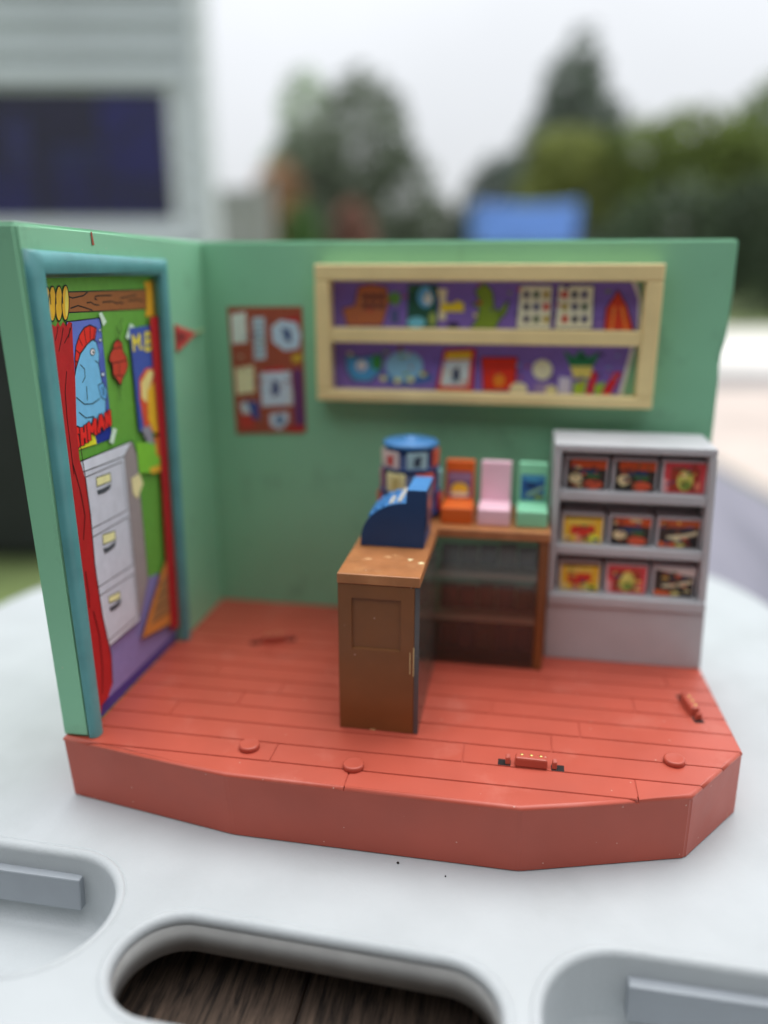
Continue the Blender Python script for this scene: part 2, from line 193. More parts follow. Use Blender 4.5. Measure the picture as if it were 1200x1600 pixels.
  ('curtain_print#1',(50,8,14),[(-116.85,58.41),(-116.47,49.4),(-116.95,45.11)],0.45),
  ('curtain_print#1',(50,8,14),[(-114.78,42.66),(-112.73,32.5),(-112.98,20.77),(-115.01,10.6)],0.45),
  ('curtain_print#1',(50,8,14),[(-111.8,104.65),(-110.56,89.3),(-109.95,76.38),(-110.68,58.33),(-109.38,38.77),(-106.35,21.44),(-107.47,10.54)],0.45),
  ('curtain_print#2',(170,30,36),[(-53.01,139.9),(-44.37,140.02),(-39.67,139.8),(-39.49,97.54),(-26.57,41.98),(-32.89,5.13),(-40.23,8.36),(-45.92,6.99),(-56.49,8.47),(-56.5,17.38),(-55.25,51.32),(-53.48,86.81)]),
  ('curtain_print#2',(60,8,14),[(-44.34,84.86),(-45.91,48.28),(-47.26,11.45)],0.5),
 ],
 'shelf': [
  ('upper_backing_print',(120,98,182),[(55.38,155.67),(186.0,154.92),(187.95,151.33),(188.89,145.0),(188.5,132.1),(54.86,131.14)]),
  ('lower_backing_print',(120,98,182),[(54.79,127.85),(186.99,128.33),(183.79,116.89),(182.29,103.27),(54.24,101.83)]),
  ('upper_backing_print',(232,230,226),[(184.76,153.77),(186.25,153.57),(188.95,146.96),(189.83,132.54),(188.76,132.53),(187.94,146.43)]),
  ('lower_backing_print',(232,230,226),[(186.79,127.06),(188.23,126.53),(184.86,105.27),(183.22,105.23)]),
  ('ship_print',(176,104,70),[(63.33,141.74),(68.98,143.24),(70.57,150.93),(75.63,152.09),(83.15,150.98),(84.17,144.11),(81.16,134.61),(65.5,134.43)]),
  ('ship_print',(18,20,28),[(63.33,141.74),(68.98,143.24),(70.57,150.93),(75.63,152.09),(83.15,150.98),(84.17,144.11),(81.16,134.61),(65.5,134.43),(63.33,141.74)],0.4),
  ('ship_print',(70,46,60),[(72.78,147.88),(75.0,147.89),(74.99,145.59),(72.76,145.58)]),
  ('ship_print',(70,46,60),[(72.75,144.04),(74.99,144.05),(74.98,141.74),(72.74,141.72)]),
  ('ship_print',(70,46,60),[(76.22,147.9),(78.43,147.91),(78.43,145.61),(76.21,145.6)]),
  ('ship_print',(70,46,60),[(76.2,144.06),(78.43,144.08),(78.42,141.76),(76.19,141.75)]),
  ('ship_print',(70,46,60),[(79.64,147.92),(81.85,147.93),(81.86,145.63),(79.64,145.62)]),
  ('ship_print',(70,46,60),[(79.64,144.08),(81.86,144.1),(81.86,141.79),(79.64,141.77)]),
  ('plant_print',(98,150,76),[(89.47,146.25),(89.34,145.42),(88.95,144.68),(88.33,144.08),(87.55,143.69),(86.69,143.56),(85.82,143.68),(85.03,144.06),(84.41,144.65),(84.01,145.39),(83.87,146.22),(84.0,147.05),(84.4,147.79),(85.02,148.39),(85.79,148.77),(86.66,148.9),(87.52,148.78),(88.3,148.4),(88.93,147.81),(89.33,147.07)]),
  ('plant_print',(80,90,140),[(85.19,141.43),(88.2,141.45),(88.75,135.66),(84.71,135.62)]),
  ('green_poster_print',(40,86,72),[(92.6,151.95),(105.4,151.99),(105.28,134.1),(91.98,133.95)]),
  ('green_poster_print',(96,170,220),[(103.64,146.8),(103.49,145.4),(103.01,144.12),(102.25,143.11),(101.26,142.45),(100.17,142.22),(99.06,142.43),(98.05,143.08),(97.25,144.09),(96.72,145.36),(96.53,146.77),(96.68,148.17),(97.17,149.44),(97.94,150.45),(98.92,151.09),(100.02,151.32),(101.11,151.1),(102.11,150.46),(102.91,149.46),(103.44,148.21)]),
  ('green_poster_print',(214,226,232),[(103.07,145.85),(102.98,145.15),(102.72,144.51),(102.29,144.01),(101.74,143.68),(101.13,143.56),(100.52,143.67),(99.96,143.99),(99.52,144.49),(99.23,145.13),(99.12,145.83),(99.2,146.54),(99.47,147.17),(99.9,147.68),(100.45,148.0),(101.05,148.11),(101.67,148.01),(102.22,147.69),(102.67,147.19),(102.96,146.56)]),
  ('green_poster_print',(110,190,222),[(100.26,136.27),(100.08,135.55),(99.52,134.9),(98.65,134.37),(97.54,134.03),(96.3,133.9),(95.06,134.0),(93.94,134.32),(93.04,134.83),(92.47,135.47),(92.26,136.18),(92.45,136.9),(93.02,137.56),(93.9,138.08),(95.01,138.42),(96.24,138.54),(97.48,138.44),(98.59,138.12),(99.48,137.62),(100.06,136.98)]),
  ('green_poster_print',(150,170,90),[(104.81,137.76),(104.75,136.87),(104.54,136.06),(104.2,135.42),(103.77,135.0),(103.28,134.85),(102.78,134.99),(102.33,135.4),(101.97,136.03),(101.73,136.84),(101.63,137.73),(101.69,138.62),(101.91,139.42),(102.25,140.06),(102.68,140.47),(103.17,140.62),(103.66,140.48),(104.11,140.08),(104.47,139.45),(104.71,138.65)]),
  ('column_print',(226,214,180),[(104.95,150.11),(109.35,150.13),(108.7,144.47),(109.07,137.32),(105.91,137.29),(106.54,144.45)]),
  ('arrow_print',(226,196,50),[(106.55,144.26),(112.43,144.3),(113.37,145.63),(116.53,144.33),(116.64,140.73),(106.63,140.65)]),
  ('ball_print',(40,36,60),[(114.75,134.98),(114.64,134.57),(114.28,134.19),(113.73,133.88),(113.02,133.68),(112.23,133.61),(111.43,133.66),(110.71,133.85),(110.13,134.14),(109.76,134.51),(109.62,134.92),(109.74,135.34),(110.09,135.72),(110.65,136.03),(111.36,136.22),(112.15,136.3),(112.95,136.24),(113.67,136.06),(114.24,135.77),(114.61,135.4)]),
  ('dinosaur_print',(122,150,52),[(121.15,149.3),(124.95,152.56),(128.43,149.33),(129.47,142.81),(131.56,141.18),(133.87,144.48),(135.6,145.58),(134.5,140.44),(131.72,137.34),(130.17,134.0),(119.4,133.87),(122.45,137.8),(123.07,142.76),(119.65,143.62),(122.97,145.5)]),
  ('dinosaur_print',(18,20,28),[(121.15,149.3),(124.95,152.56),(128.43,149.33),(129.47,142.81),(131.56,141.18),(133.87,144.48),(135.6,145.58),(134.5,140.44),(131.72,137.34),(130.17,134.0),(119.4,133.87),(122.45,137.8),(123.07,142.76),(119.65,143.62),(122.97,145.5),(121.15,149.3)],0.35),
  ('open_magazine_print',(236,226,202),[(139.74,151.53),(153.08,151.58),(153.26,134.27),(139.05,134.1)]),
  ('open_magazine_print',(18,20,28),[(139.74,151.53),(153.08,151.58),(153.26,134.27),(139.05,134.1),(139.74,151.53)],0.35),
  ('open_magazine_print',(50,50,90),[(141.39,149.39),(143.81,149.4),(143.74,146.6),(141.31,146.59)]),
  ('open_magazine_print',(40,44,70),[(141.65,144.42),(144.07,144.44),(144.0,141.61),(141.57,141.59)]),
  ('open_magazine_print',(50,50,90),[(141.9,139.41),(144.34,139.43),(144.27,136.59),(141.83,136.56)]),
  ('open_magazine_print',(60,90,60),[(145.46,149.41),(147.87,149.42),(147.81,146.62),(145.39,146.61)]),
  ('open_magazine_print',(60,60,110),[(145.73,144.45),(148.15,144.47),(148.09,141.65),(145.66,141.63)]),
  ('open_magazine_print',(60,90,60),[(146.0,139.45),(148.43,139.47),(148.37,136.63),(145.93,136.6)]),
  ('open_magazine_print',(170,150,60),[(149.51,149.42),(151.91,149.43),(151.85,146.65),(149.45,146.63)]),
  ('open_magazine_print',(190,40,40),[(149.79,144.48),(152.2,144.49),(152.15,141.68),(149.74,141.66)]),
  ('open_magazine_print',(170,150,60),[(150.08,139.49),(152.5,139.51),(152.45,136.67),(150.03,136.65)]),
  ('open_magazine_print',(236,226,202),[(155.47,151.58),(169.89,151.63),(170.31,134.47),(155.02,134.29)]),
  ('open_magazine_print',(18,20,28),[(155.47,151.58),(169.89,151.63),(170.31,134.47),(155.02,134.29),(155.47,151.58)],0.35),
  ('open_magazine_print',(190,40,40),[(157.12,149.46),(159.5,149.47),(159.47,146.69),(157.08,146.67)]),
  ('open_magazine_print',(170,150,60),[(157.44,144.53),(159.83,144.54),(159.8,141.74),(157.4,141.72)]),
  ('open_magazine_print',(190,40,40),[(157.76,139.56),(160.16,139.58),(160.13,136.75),(157.72,136.73)]),
  ('open_magazine_print',(40,44,70),[(161.13,149.47),(163.5,149.48),(163.48,146.71),(161.1,146.7)]),
  ('open_magazine_print',(50,50,90),[(161.46,144.56),(163.84,144.57),(163.82,141.77),(161.43,141.75)]),
  ('open_magazine_print',(40,44,70),[(161.8,139.59),(164.19,139.62),(164.17,136.8),(161.77,136.77)]),
  ('open_magazine_print',(60,60,110),[(165.11,149.49),(167.48,149.5),(167.46,146.73),(165.09,146.72)]),
  ('open_magazine_print',(60,90,60),[(165.46,144.58),(167.83,144.6),(167.82,141.81),(165.44,141.79)]),
  ('open_magazine_print',(60,60,110),[(165.81,139.63),(168.2,139.65),(168.18,136.84),(165.8,136.81)]),
  ('rocket_print',(204,66,44),[(175.2,132.9),(175.29,142.62),(178.32,147.43),(179.6,149.98),(181.34,146.92),(183.52,143.75),(187.01,133.05)]),
  ('rocket_print',(18,20,28),[(175.2,132.9),(175.29,142.62),(178.32,147.43),(179.6,149.98),(181.34,146.92),(183.52,143.75),(187.01,133.05),(175.2,132.9)],0.35),
  ('rocket_print',(230,140,60),[(178.17,133.48),(178.67,143.18)],0.9),
  ('rocket_print',(230,140,60),[(184.08,133.55),(181.65,143.2)],0.9),
  ('cup_print',(74,150,206),[(64.61,121.5),(71.36,120.61),(81.17,122.28),(80.66,114.76),(75.46,110.08),(68.14,110.42),(65.05,114.94)]),
  ('cup_print',(18,20,28),[(64.61,121.5),(71.36,120.61),(81.17,122.28),(80.66,114.76),(75.46,110.08),(68.14,110.42),(65.05,114.94),(64.61,121.5)],0.5),
  ('cup_print',(226,226,230),[(74.35,117.15),(74.22,116.4),(73.86,115.72),(73.31,115.17),(72.61,114.81),(71.84,114.67),(71.07,114.78),(70.37,115.11),(69.82,115.63),(69.47,116.3),(69.36,117.05),(69.49,117.8),(69.85,118.48),(70.4,119.03),(71.1,119.38),(71.87,119.52),(72.64,119.41),(73.33,119.08),(73.88,118.56),(74.23,117.89)]),
  ('cup_print',(60,140,70),[(81.27,118.79),(81.15,117.67),(80.8,116.66),(80.25,115.84),(79.56,115.31),(78.8,115.12),(78.03,115.28),(77.34,115.78),(76.79,116.58),(76.44,117.58),(76.32,118.69),(76.45,119.81),(76.8,120.82),(77.35,121.63),(78.04,122.15),(78.81,122.34),(79.57,122.18),(80.26,121.68),(80.8,120.9),(81.15,119.9)]),
  ('saucer_print',(56,104,176),[(104.01,112.44),(103.44,111.5),(101.75,110.62),(99.11,109.89),(95.75,109.38),(92.02,109.15),(88.26,109.21),(84.87,109.56),(82.16,110.17),(80.43,110.98),(79.83,111.91),(80.43,112.86),(82.16,113.74),(84.85,114.47),(88.23,114.97),(91.96,115.19),(95.68,115.12),(99.03,114.76),(101.69,114.16),(103.4,113.36)]),
  ('saucer_print',(134,188,226),[(99.46,117.64),(99.08,115.66),(97.93,113.85),(96.1,112.39),(93.77,111.42),(91.18,111.05),(88.57,111.31),(86.21,112.17),(84.34,113.56),(83.13,115.33),(82.72,117.31),(83.13,119.3),(84.31,121.1),(86.16,122.54),(88.49,123.48),(91.07,123.84),(93.64,123.57),(95.96,122.71),(97.82,121.34),(99.02,119.6)]),
  ('saucer_print',(226,216,130),[(83.14,111.78),(83.07,111.4),(82.87,111.06),(82.55,110.78),(82.14,110.6),(81.69,110.53),(81.25,110.58),(80.84,110.74),(80.52,111.0),(80.31,111.34),(80.24,111.71),(80.31,112.09),(80.52,112.43),(80.84,112.71),(81.24,112.89),(81.69,112.96),(82.14,112.91),(82.54,112.75),(82.86,112.48),(83.07,112.15)]),
  ('saucer_print',(226,216,130),[(89.54,110.91),(89.47,110.53),(89.27,110.19),(88.95,109.91),(88.55,109.73),(88.1,109.66),(87.66,109.71),(87.25,109.87),(86.93,110.14),(86.73,110.47),(86.65,110.84),(86.72,111.22),(86.93,111.56),(87.24,111.84),(87.64,112.02),(88.09,112.09),(88.53,112.04),(88.94,111.88),(89.26,111.62),(89.46,111.28)]),
  ('saucer_print',(226,216,130),[(95.48,111.45),(95.41,111.07),(95.21,110.73),(94.9,110.45),(94.5,110.27),(94.06,110.2),(93.61,110.25),(93.21,110.42),(92.89,110.68),(92.68,111.01),(92.61,111.38),(92.68,111.76),(92.88,112.1),(93.19,112.37),(93.59,112.55),(94.03,112.62),(94.47,112.57),(94.87,112.41),(95.19,112.15),(95.4,111.82)]),
  ('saucer_print',(226,216,130),[(101.04,113.98),(100.98,113.61),(100.78,113.27),(100.47,112.99),(100.08,112.81),(99.64,112.75),(99.2,112.79),(98.8,112.96),(98.48,113.22),(98.27,113.55),(98.2,113.92),(98.26,114.29),(98.46,114.63),(98.77,114.9),(99.16,115.08),(99.6,115.15),(100.04,115.1),(100.44,114.94),(100.76,114.68),(100.96,114.35)]),
  ('saucer_print',(120,80,60),[(90.55,124.72),(90.49,124.29),(90.32,123.9),(90.06,123.59),(89.72,123.39),(89.34,123.31),(88.96,123.38),(88.62,123.57),(88.35,123.87),(88.17,124.25),(88.11,124.68),(88.17,125.11),(88.34,125.5),(88.61,125.81),(88.94,126.01),(89.32,126.08),(89.7,126.02),(90.04,125.83),(90.31,125.53),(90.49,125.14)]),
  ('boxed_toy_print',(206,46,44),[(108.47,124.71),(122.34,125.42),(121.47,107.14),(105.33,107.24)]),
  ('boxed_toy_print',(18,20,28),[(108.47,124.71),(122.34,125.42),(121.47,107.14),(105.33,107.24),(108.47,124.71)],0.35),
  ('boxed_toy_print',(200,214,228),[(108.58,120.09),(120.03,120.69),(119.4,109.09),(107.32,109.1)]),
  ('boxed_toy_print',(228,196,54),[(109.5,123.45),(120.41,124.03),(120.21,121.09),(109.27,120.7)]),
  ('boxed_toy_print',(36,46,80),[(112.2,115.41),(114.94,117.94),(115.86,113.5),(114.36,109.97),(112.81,111.44)]),
  ('red_box_print',(212,50,34),[(124.62,121.78),(140.08,122.06),(139.86,107.9),(126.06,107.56)]),
  ('red_box_print',(18,20,28),[(124.62,121.78),(140.08,122.06),(139.86,107.9),(126.06,107.56),(124.62,121.78)],0.35),
  ('red_box_print',(236,130,40),[(135.32,112.06),(135.24,111.13),(134.92,110.29),(134.39,109.61),(133.71,109.17),(132.93,109.0),(132.15,109.13),(131.42,109.54),(130.84,110.19),(130.44,111.02),(130.28,111.94),(130.37,112.87),(130.69,113.71),(131.22,114.38),(131.91,114.82),(132.68,114.98),(133.46,114.85),(134.18,114.44),(134.77,113.8),(135.16,112.97)]),
  ('red_box_print',(120,20,20),[(125.22,117.92),(139.82,118.2)],0.4),
  ('globe_print',(232,220,190),[(155.19,117.04),(155.07,115.71),(154.54,114.5),(153.65,113.52),(152.5,112.88),(151.19,112.64),(149.86,112.82),(148.63,113.41),(147.63,114.35),(146.95,115.54),(146.67,116.87),(146.81,118.2),(147.35,119.41),(148.24,120.37),(149.39,121.0),(150.69,121.23),(152.02,121.05),(153.24,120.47),(154.23,119.54),(154.91,118.36)]),
  ('globe_print',(150,130,180),[(148.22,111.2),(154.64,111.35),(155.79,107.37),(147.65,107.17)]),
  ('stone_print',(226,214,180),[(145.07,108.72),(144.92,107.86),(144.41,107.08),(143.59,106.44),(142.53,106.02),(141.34,105.85),(140.13,105.96),(139.03,106.33),(138.14,106.92),(137.55,107.68),(137.32,108.53),(137.47,109.39),(137.98,110.17),(138.81,110.8),(139.87,111.22),(141.06,111.38),(142.26,111.27),(143.36,110.91),(144.25,110.32),(144.83,109.57)]),
  ('stone_print',(226,214,160),[(157.62,108.57),(157.54,108.0),(157.22,107.48),(156.7,107.06),(156.02,106.78),(155.26,106.67),(154.49,106.74),(153.79,106.99),(153.21,107.38),(152.83,107.88),(152.68,108.45),(152.76,109.01),(153.09,109.53),(153.61,109.95),(154.28,110.23),(155.04,110.33),(155.81,110.26),(156.52,110.02),(157.09,109.63),(157.47,109.13)]),
  ('plant_print',(46,128,86),[(159.11,125.52),(163.74,122.25),(166.26,125.63),(169.79,122.36),(174.49,125.21),(171.76,117.94),(162.94,117.76)]),
  ('pot_print',(228,206,110),[(162.33,118.65),(171.92,118.84),(170.96,113.99),(164.32,113.84)]),
  ('book_print',(200,196,226),[(158.16,114.27),(163.21,113.82),(163.15,106.42),(158.11,106.29)]),
  ('book_print',(160,190,60),[(164.47,111.58),(169.89,113.4),(169.28,106.57),(164.27,106.44)]),
  ('book_print',(206,40,44),[(171.85,116.82),(174.35,115.75),(172.07,106.42),(169.79,107.16)]),
  ('book_print',(150,190,60),[(173.37,111.22),(177.68,112.45),(175.94,106.52),(173.18,106.45)]),
  ('book_print',(206,40,44),[(180.86,116.45),(183.91,116.51),(179.8,106.62),(176.16,106.52)]),
  ('small_print#1',(70,50,110),[(127.85173626081017,141.41928266476927),(129.53879233028331,141.48264238285287),(129.53879233028331,142.3824309384665),(128.09702730092135,142.3824309384665)]),
  ('small_print#1',(120,150,70),[(128.64494165296887,138.5679056639248),(130.53580812365203,138.55371758914438),(130.53580812365203,139.45478216099093),(128.72838253729537,139.45478216099093)]),
  ('small_print#1',(190,70,60),[(138.8181396525078,149.38872491429274),(140.35986583119774,149.55506572314937),(140.35986583119774,150.45585158487407),(138.61377961636518,150.45585158487407)]),
  ('small_print#0',(120,150,70),[(67.17747255007465,121.37126206987868),(69.25989947029453,121.50255642431816),(69.25989947029453,122.01375057203448),(67.40476023022795,122.01375057203448)]),
  ('small_print#0',(40,36,60),[(173.4529387776488,115.01689616601227),(175.4945745654222,115.2442161622151),(175.4945745654222,115.81705511645796),(173.21141136348731,115.81705511645796)]),
  ('small_print#1',(150,120,190),[(88.25541988920962,150.94768222237124),(89.640511249139,150.90037132991108),(89.640511249139,151.91166568415136),(88.45550616120731,151.91166568415136)]),
  ('small_print#0',(70,50,110),[(126.62647328372275,115.22500177204724),(127.64476894156284,115.4388421118853),(127.64476894156284,115.9280902821864),(126.92106707064403,115.9280902821864)]),
  ('small_print#0',(120,150,70),[(81.73505425849945,122.70051929641842),(84.07139356365576,122.46296478222109),(84.07139356365576,123.91474568247943),(81.82836097075936,123.91474568247943)]),
  ('small_print#0',(190,70,60),[(181.55671617684823,112.90690095127968),(182.38069888287518,113.20078456023263),(182.38069888287518,113.74070223175246),(181.30982703271405,113.74070223175246)]),
  ('small_print#0',(110,160,200),[(111.66588110885498,110.98762867847135),(112.79488535312929,110.75897901474373),(112.79488535312929,112.07954137702096),(111.72887417165454,112.07954137702096)]),
  ('small_print#0',(150,120,190),[(107.71437704511953,118.17518910736399),(109.305909638978,118.17844133155282),(109.305909638978,119.40488321217384),(108.013482412345,119.40488321217384)]),
  ('small_print#1',(226,206,150),[(71.31345526935485,145.09620494074562),(71.96993524127042,144.97117237996707),(71.96993524127042,145.6738513115312),(71.17147919219848,145.6738513115312)]),
  ('small_print#0',(110,160,200),[(180.56623958052145,114.10692808537337),(181.8145934427295,114.03360162902068),(181.8145934427295,114.63142152864633),(180.542485360229,114.63142152864633)]),
  ('small_print#0',(110,160,200),[(139.91053492491494,118.32822893363252),(141.51720483654265,118.33244502319991),(141.51720483654265,119.28634245553326),(139.8692498569735,119.28634245553326)]),
  ('small_print#0',(120,150,70),[(90.75390995523887,113.46793320937347),(93.11394512484641,113.37127804625578),(93.11394512484641,114.33694777332656),(90.92694783477387,114.33694777332656)]),
  ('small_print#0',(190,70,60),[(100.10004350860714,114.71252328649659),(101.7606091720188,114.78892795190316),(101.7606091720188,115.23246486123456),(100.07979376642517,115.23246486123456)]),
  ('small_print#0',(70,50,110),[(104.66181494796672,120.16467911453734),(106.59027666862038,120.43758373713393),(106.59027666862038,120.58464333662907),(104.37456649132456,120.58464333662907)]),
  ('small_print#1',(40,36,60),[(137.98429048965698,140.27818078907393),(139.6669088958935,140.16578318579207),(139.6669088958935,140.83785970814756),(137.90578287482316,140.83785970814756)]),
  ('small_print#0',(120,150,70),[(98.3488807772363,114.72314563192712),(100.33897291963572,114.8333853421471),(100.33897291963572,115.14737471643552),(98.12773324437097,115.14737471643552)]),
  ('small_print#0',(190,70,60),[(141.10051725999062,112.94473922579341),(142.2905328377935,113.06357906979832),(142.2905328377935,113.95499647654728),(140.86162227556974,113.95499647654728)]),
  ('small_print#1',(40,36,60),[(102.38419170428972,148.83662226491694),(103.77336702290022,148.58459126795375),(103.77336702290022,150.00660393950335),(102.52943363380696,150.00660393950335)]),
  ('small_print#1',(40,36,60),[(130.77658918934588,139.82959809601638),(132.79320167750882,139.7186826324799),(132.79320167750882,140.26011611951225),(130.97831219648162,140.26011611951225)]),
  ('small_print#0',(120,150,70),[(166.5110397764269,114.11180950939085),(168.6013433759297,114.01897919232341),(168.6013433759297,114.58879013392975),(166.28885325910457,114.58879013392975)]),
  ('small_print#1',(226,206,150),[(158.05729286258395,139.83879190262803),(159.28073056778427,139.8797912573907),(159.28073056778427,140.61400702891416),(157.77861941903086,140.61400702891416)]),
  ('small_print#1',(120,150,70),[(86.14809804084953,143.1376404694638),(88.24666928461221,143.0982518570692),(88.24666928461221,144.09803490177174),(86.41819474067934,144.09803490177174)]),
  ('small_print#0',(120,150,70),[(88.87297908895087,120.80112965058592),(90.97903671165243,121.07914929768816),(90.97903671165243,121.79781813106156),(88.89929571833564,121.79781813106156)]),
  ('small_print#0',(40,36,60),[(166.24526600715654,122.6566881106286),(168.5930014517367,122.38373419667981),(168.5930014517367,123.16468480111924),(166.48743157623676,123.16468480111924)]),
  ('small_print#0',(70,50,110),[(173.78643074642628,123.2933582222368),(176.00584545126912,123.28198691998364),(176.00584545126912,124.21261628585431),(173.55891910879143,124.21261628585431)]),
  ('small_print#0',(120,150,70),[(90.92459093191049,108.82744357110491),(92.49118436690553,108.59559595560073),(92.49118436690553,109.27536553298715),(90.69983432562584,109.27536553298715)]),
  ('small_print#0',(70,50,110),[(127.45866743282151,121.89059831133756),(128.16913005839444,121.91138053566922),(128.16913005839444,122.4893211669174),(127.64875394115167,122.4893211669174)]),
  ('small_print#1',(70,50,110),[(157.79230218473685,150.2482641803781),(159.8431940552301,150.24076498606277),(159.8431940552301,151.38941306667633),(157.83483936818206,151.38941306667633)]),
  ('small_print#1',(70,50,110),[(153.53516127794268,139.47213831765487),(155.24772165557832,139.45587832548654),(155.24772165557832,140.339843139634),(153.70105987437634,140.339843139634)]),
  ('small_print#1',(70,50,110),[(68.63486430648497,137.52981257989225),(69.45919152866608,137.7424819407358),(69.45919152866608,137.99138759950912),(68.38654111112618,137.99138759950912)]),
  ('small_print#0',(120,150,70),[(100.22344552727074,113.69056670505024),(101.45576673221943,113.57303763628595),(101.45576673221943,114.67278895702185),(100.08240380672135,114.67278895702185)]),
  ('small_print#0',(110,160,200),[(113.87265864740579,110.60556663324071),(114.47893870072987,110.35350737129315),(114.47893870072987,111.65630215263658),(113.67979233414034,111.65630215263658)]),
  ('small_print#1',(120,150,70),[(135.136618976912,148.02194935576006),(136.4210954042437,148.25387155354125),(136.4210954042437,149.14299417436328),(134.86845783670444,149.14299417436328)]),
  ('small_print#0',(70,50,110),[(153.96527788079203,113.69665200962483),(156.27579813672588,113.54370198748758),(156.27579813672588,114.47311562488403),(153.98678031124632,114.47311562488403)]),
  ('small_print#0',(150,120,190),[(70.66130065306736,115.51066100003776),(72.0278397546282,115.43520241815271),(72.0278397546282,116.70236335790575),(70.90001317199366,116.70236335790575)]),
  ('small_print#0',(190,70,60),[(93.72374681901609,116.1583630360228),(94.54540970761983,116.36823809911735),(94.54540970761983,117.29026257136864),(93.74185456313974,117.29026257136864)]),
  ('small_print#1',(190,70,60),[(75.14416233287719,140.59424013660478),(76.70171072458919,140.29718090374493),(76.70171072458919,141.724698855359),(74.93027334901346,141.724698855359)]),
  ('small_print#0',(40,36,60),[(67.36185618334989,110.01468145334205),(68.14059544934739,110.20634933356494),(68.14059544934739,111.20710257850209),(67.26674654406976,111.20710257850209)]),
  ('small_print#0',(150,120,190),[(65.0815610596324,110.39909519339594),(66.54901907609597,110.44654104480857),(66.54901907609597,111.42580948971579),(65.26080940939788,111.42580948971579)]),
  ('small_print#1',(190,70,60),[(154.85764306932776,143.68121189224803),(156.74492733947238,143.4411599697534),(156.74492733947238,144.17728121998255),(154.88963482258322,144.17728121998255)]),
  ('small_print#0',(190,70,60),[(167.2001386749838,111.47696630778148),(167.9393466403863,111.32694595631557),(167.9393466403863,112.77548101562839),(167.2697272633115,112.77548101562839)]),
  ('small_print#0',(226,206,150),[(109.64132387638404,114.56327726238209),(110.95527526356425,114.84306588352426),(110.95527526356425,115.27853329771726),(109.56651863381717,115.27853329771726)]),
  ('small_print#1',(120,150,70),[(174.46822726691212,148.99764355986224),(176.8089915144571,149.15131317307382),(176.8089915144571,149.77138749718887),(174.57254075338656,149.77138749718887)]),
  ('small_print#0',(70,50,110),[(120.53022797329075,119.10872456518827),(122.74555030386692,119.10749957685358),(122.74555030386692,119.64311922389032),(120.52032871281429,119.64311922389032)]),
  ('small_print#0',(110,160,200),[(177.03373396105673,118.17672559143622),(179.17832338619584,117.9962334934619),(179.17832338619584,118.69938189836328),(177.08510435014102,118.69938189836328)]),
  ('small_print#1',(190,70,60),[(90.10892622940545,146.55811852670126),(92.4250922280071,146.77129500699394),(92.4250922280071,147.22439579675196),(90.16606125043772,147.22439579675196)]),
  ('small_print#0',(110,160,200),[(181.03424795216318,123.17525070973099),(182.1872571302177,123.10490077146035),(182.1872571302177,123.81653498055057),(180.83759659729844,123.81653498055057)]),
  ('small_print#1',(226,206,150),[(100.96710086162443,147.8872728185418),(101.82559909632224,148.00816604778345),(101.82559909632224,149.17936895674939),(100.79055509921093,149.17936895674939)]),
  ('small_print#0',(70,50,110),[(171.1123284132438,119.26454391846434),(171.76231480450755,119.47853328482087),(171.76231480450755,120.55805443257942),(171.05248579893484,120.55805443257942)]),
  ('small_print#0',(190,70,60),[(178.1913234706775,116.2120209338496),(179.20460618697993,116.37842055734204),(179.20460618697993,116.82332178364065),(177.9328820505935,116.82332178364065)]),
  ('small_print#1',(120,150,70),[(92.75486327926149,149.74275746221818),(94.75130484669378,149.86559805154096),(94.75130484669378,150.2664892405453),(92.97002061840267,150.2664892405453)]),
  ('small_print#0',(190,70,60),[(92.85595969509217,122.77413248824229),(94.02010985959116,122.95347101386206),(94.02010985959116,123.55509824920243),(92.62674021862767,123.55509824920243)]),
  ('small_print#1',(150,120,190),[(172.56388282256847,136.07800845583213),(173.97812531253626,135.78213867339647),(173.97812531253626,137.1386929744075),(172.46476398484594,137.1386929744075)]),
  ('small_print#1',(226,206,150),[(120.79396404649259,138.86154027513308),(122.44715375729044,138.6367955165764),(122.44715375729044,140.12134384922564),(120.68525219787232,140.12134384922564)]),
  ('small_print#0',(150,120,190),[(71.22552238790243,115.63726061475819),(72.61467702771976,115.39540400634215),(72.61467702771976,116.51199603285353),(71.49029491497443,116.51199603285353)]),
  ('small_print#1',(190,70,60),[(155.46272886231833,147.61717324857852),(156.59469011108288,147.88370510406958),(156.59469011108288,148.62547172389597),(155.65313904687574,148.62547172389597)]),
  ('small_print#1',(190,70,60),[(176.27834790438777,140.91648598585428),(177.89723311130396,140.91281441949616),(177.89723311130396,141.7895984274683),(176.18964256760628,141.7895984274683)]),
  ('small_print#0',(190,70,60),[(144.1038047974942,117.84545845350135),(145.03136841533836,117.63518360297984),(145.03136841533836,118.82655947733316),(144.0262724072421,118.82655947733316)]),
  ('small_print#0',(190,70,60),[(116.9627698652359,110.28556120675375),(118.57037627066165,110.41784762863205),(118.57037627066165,111.51429064403328),(117.0212295424261,111.51429064403328)]),
  ('small_print#0',(70,50,110),[(140.3459036843125,116.05211360349615),(141.50830059068824,115.81656616396195),(141.50830059068824,116.61085670884003),(140.15464583685952,116.61085670884003)]),
  ('small_print#0',(70,50,110),[(131.67880477380965,114.96559515168643),(132.45854313056773,115.18911926231594),(132.45854313056773,115.6093540010766),(131.4040712698065,115.6093540010766)]),
  ('small_print#0',(226,206,150),[(91.91075134388333,121.18687279889657),(93.14814820680331,121.1558120341435),(93.14814820680331,121.88644917267142),(92.09624483594294,121.88644917267142)]),
  ('small_print#1',(190,70,60),[(122.25869444364997,151.4301453962482),(123.13154307126851,151.19775626162223),(123.13154307126851,152.36125232639742),(122.4260842816449,152.36125232639742)]),
  ('small_print#0',(110,160,200),[(84.36635747908794,111.62129712743322),(85.71633708540543,111.91134309549804),(85.71633708540543,112.6902828328988),(84.14344319875643,112.6902828328988)]),
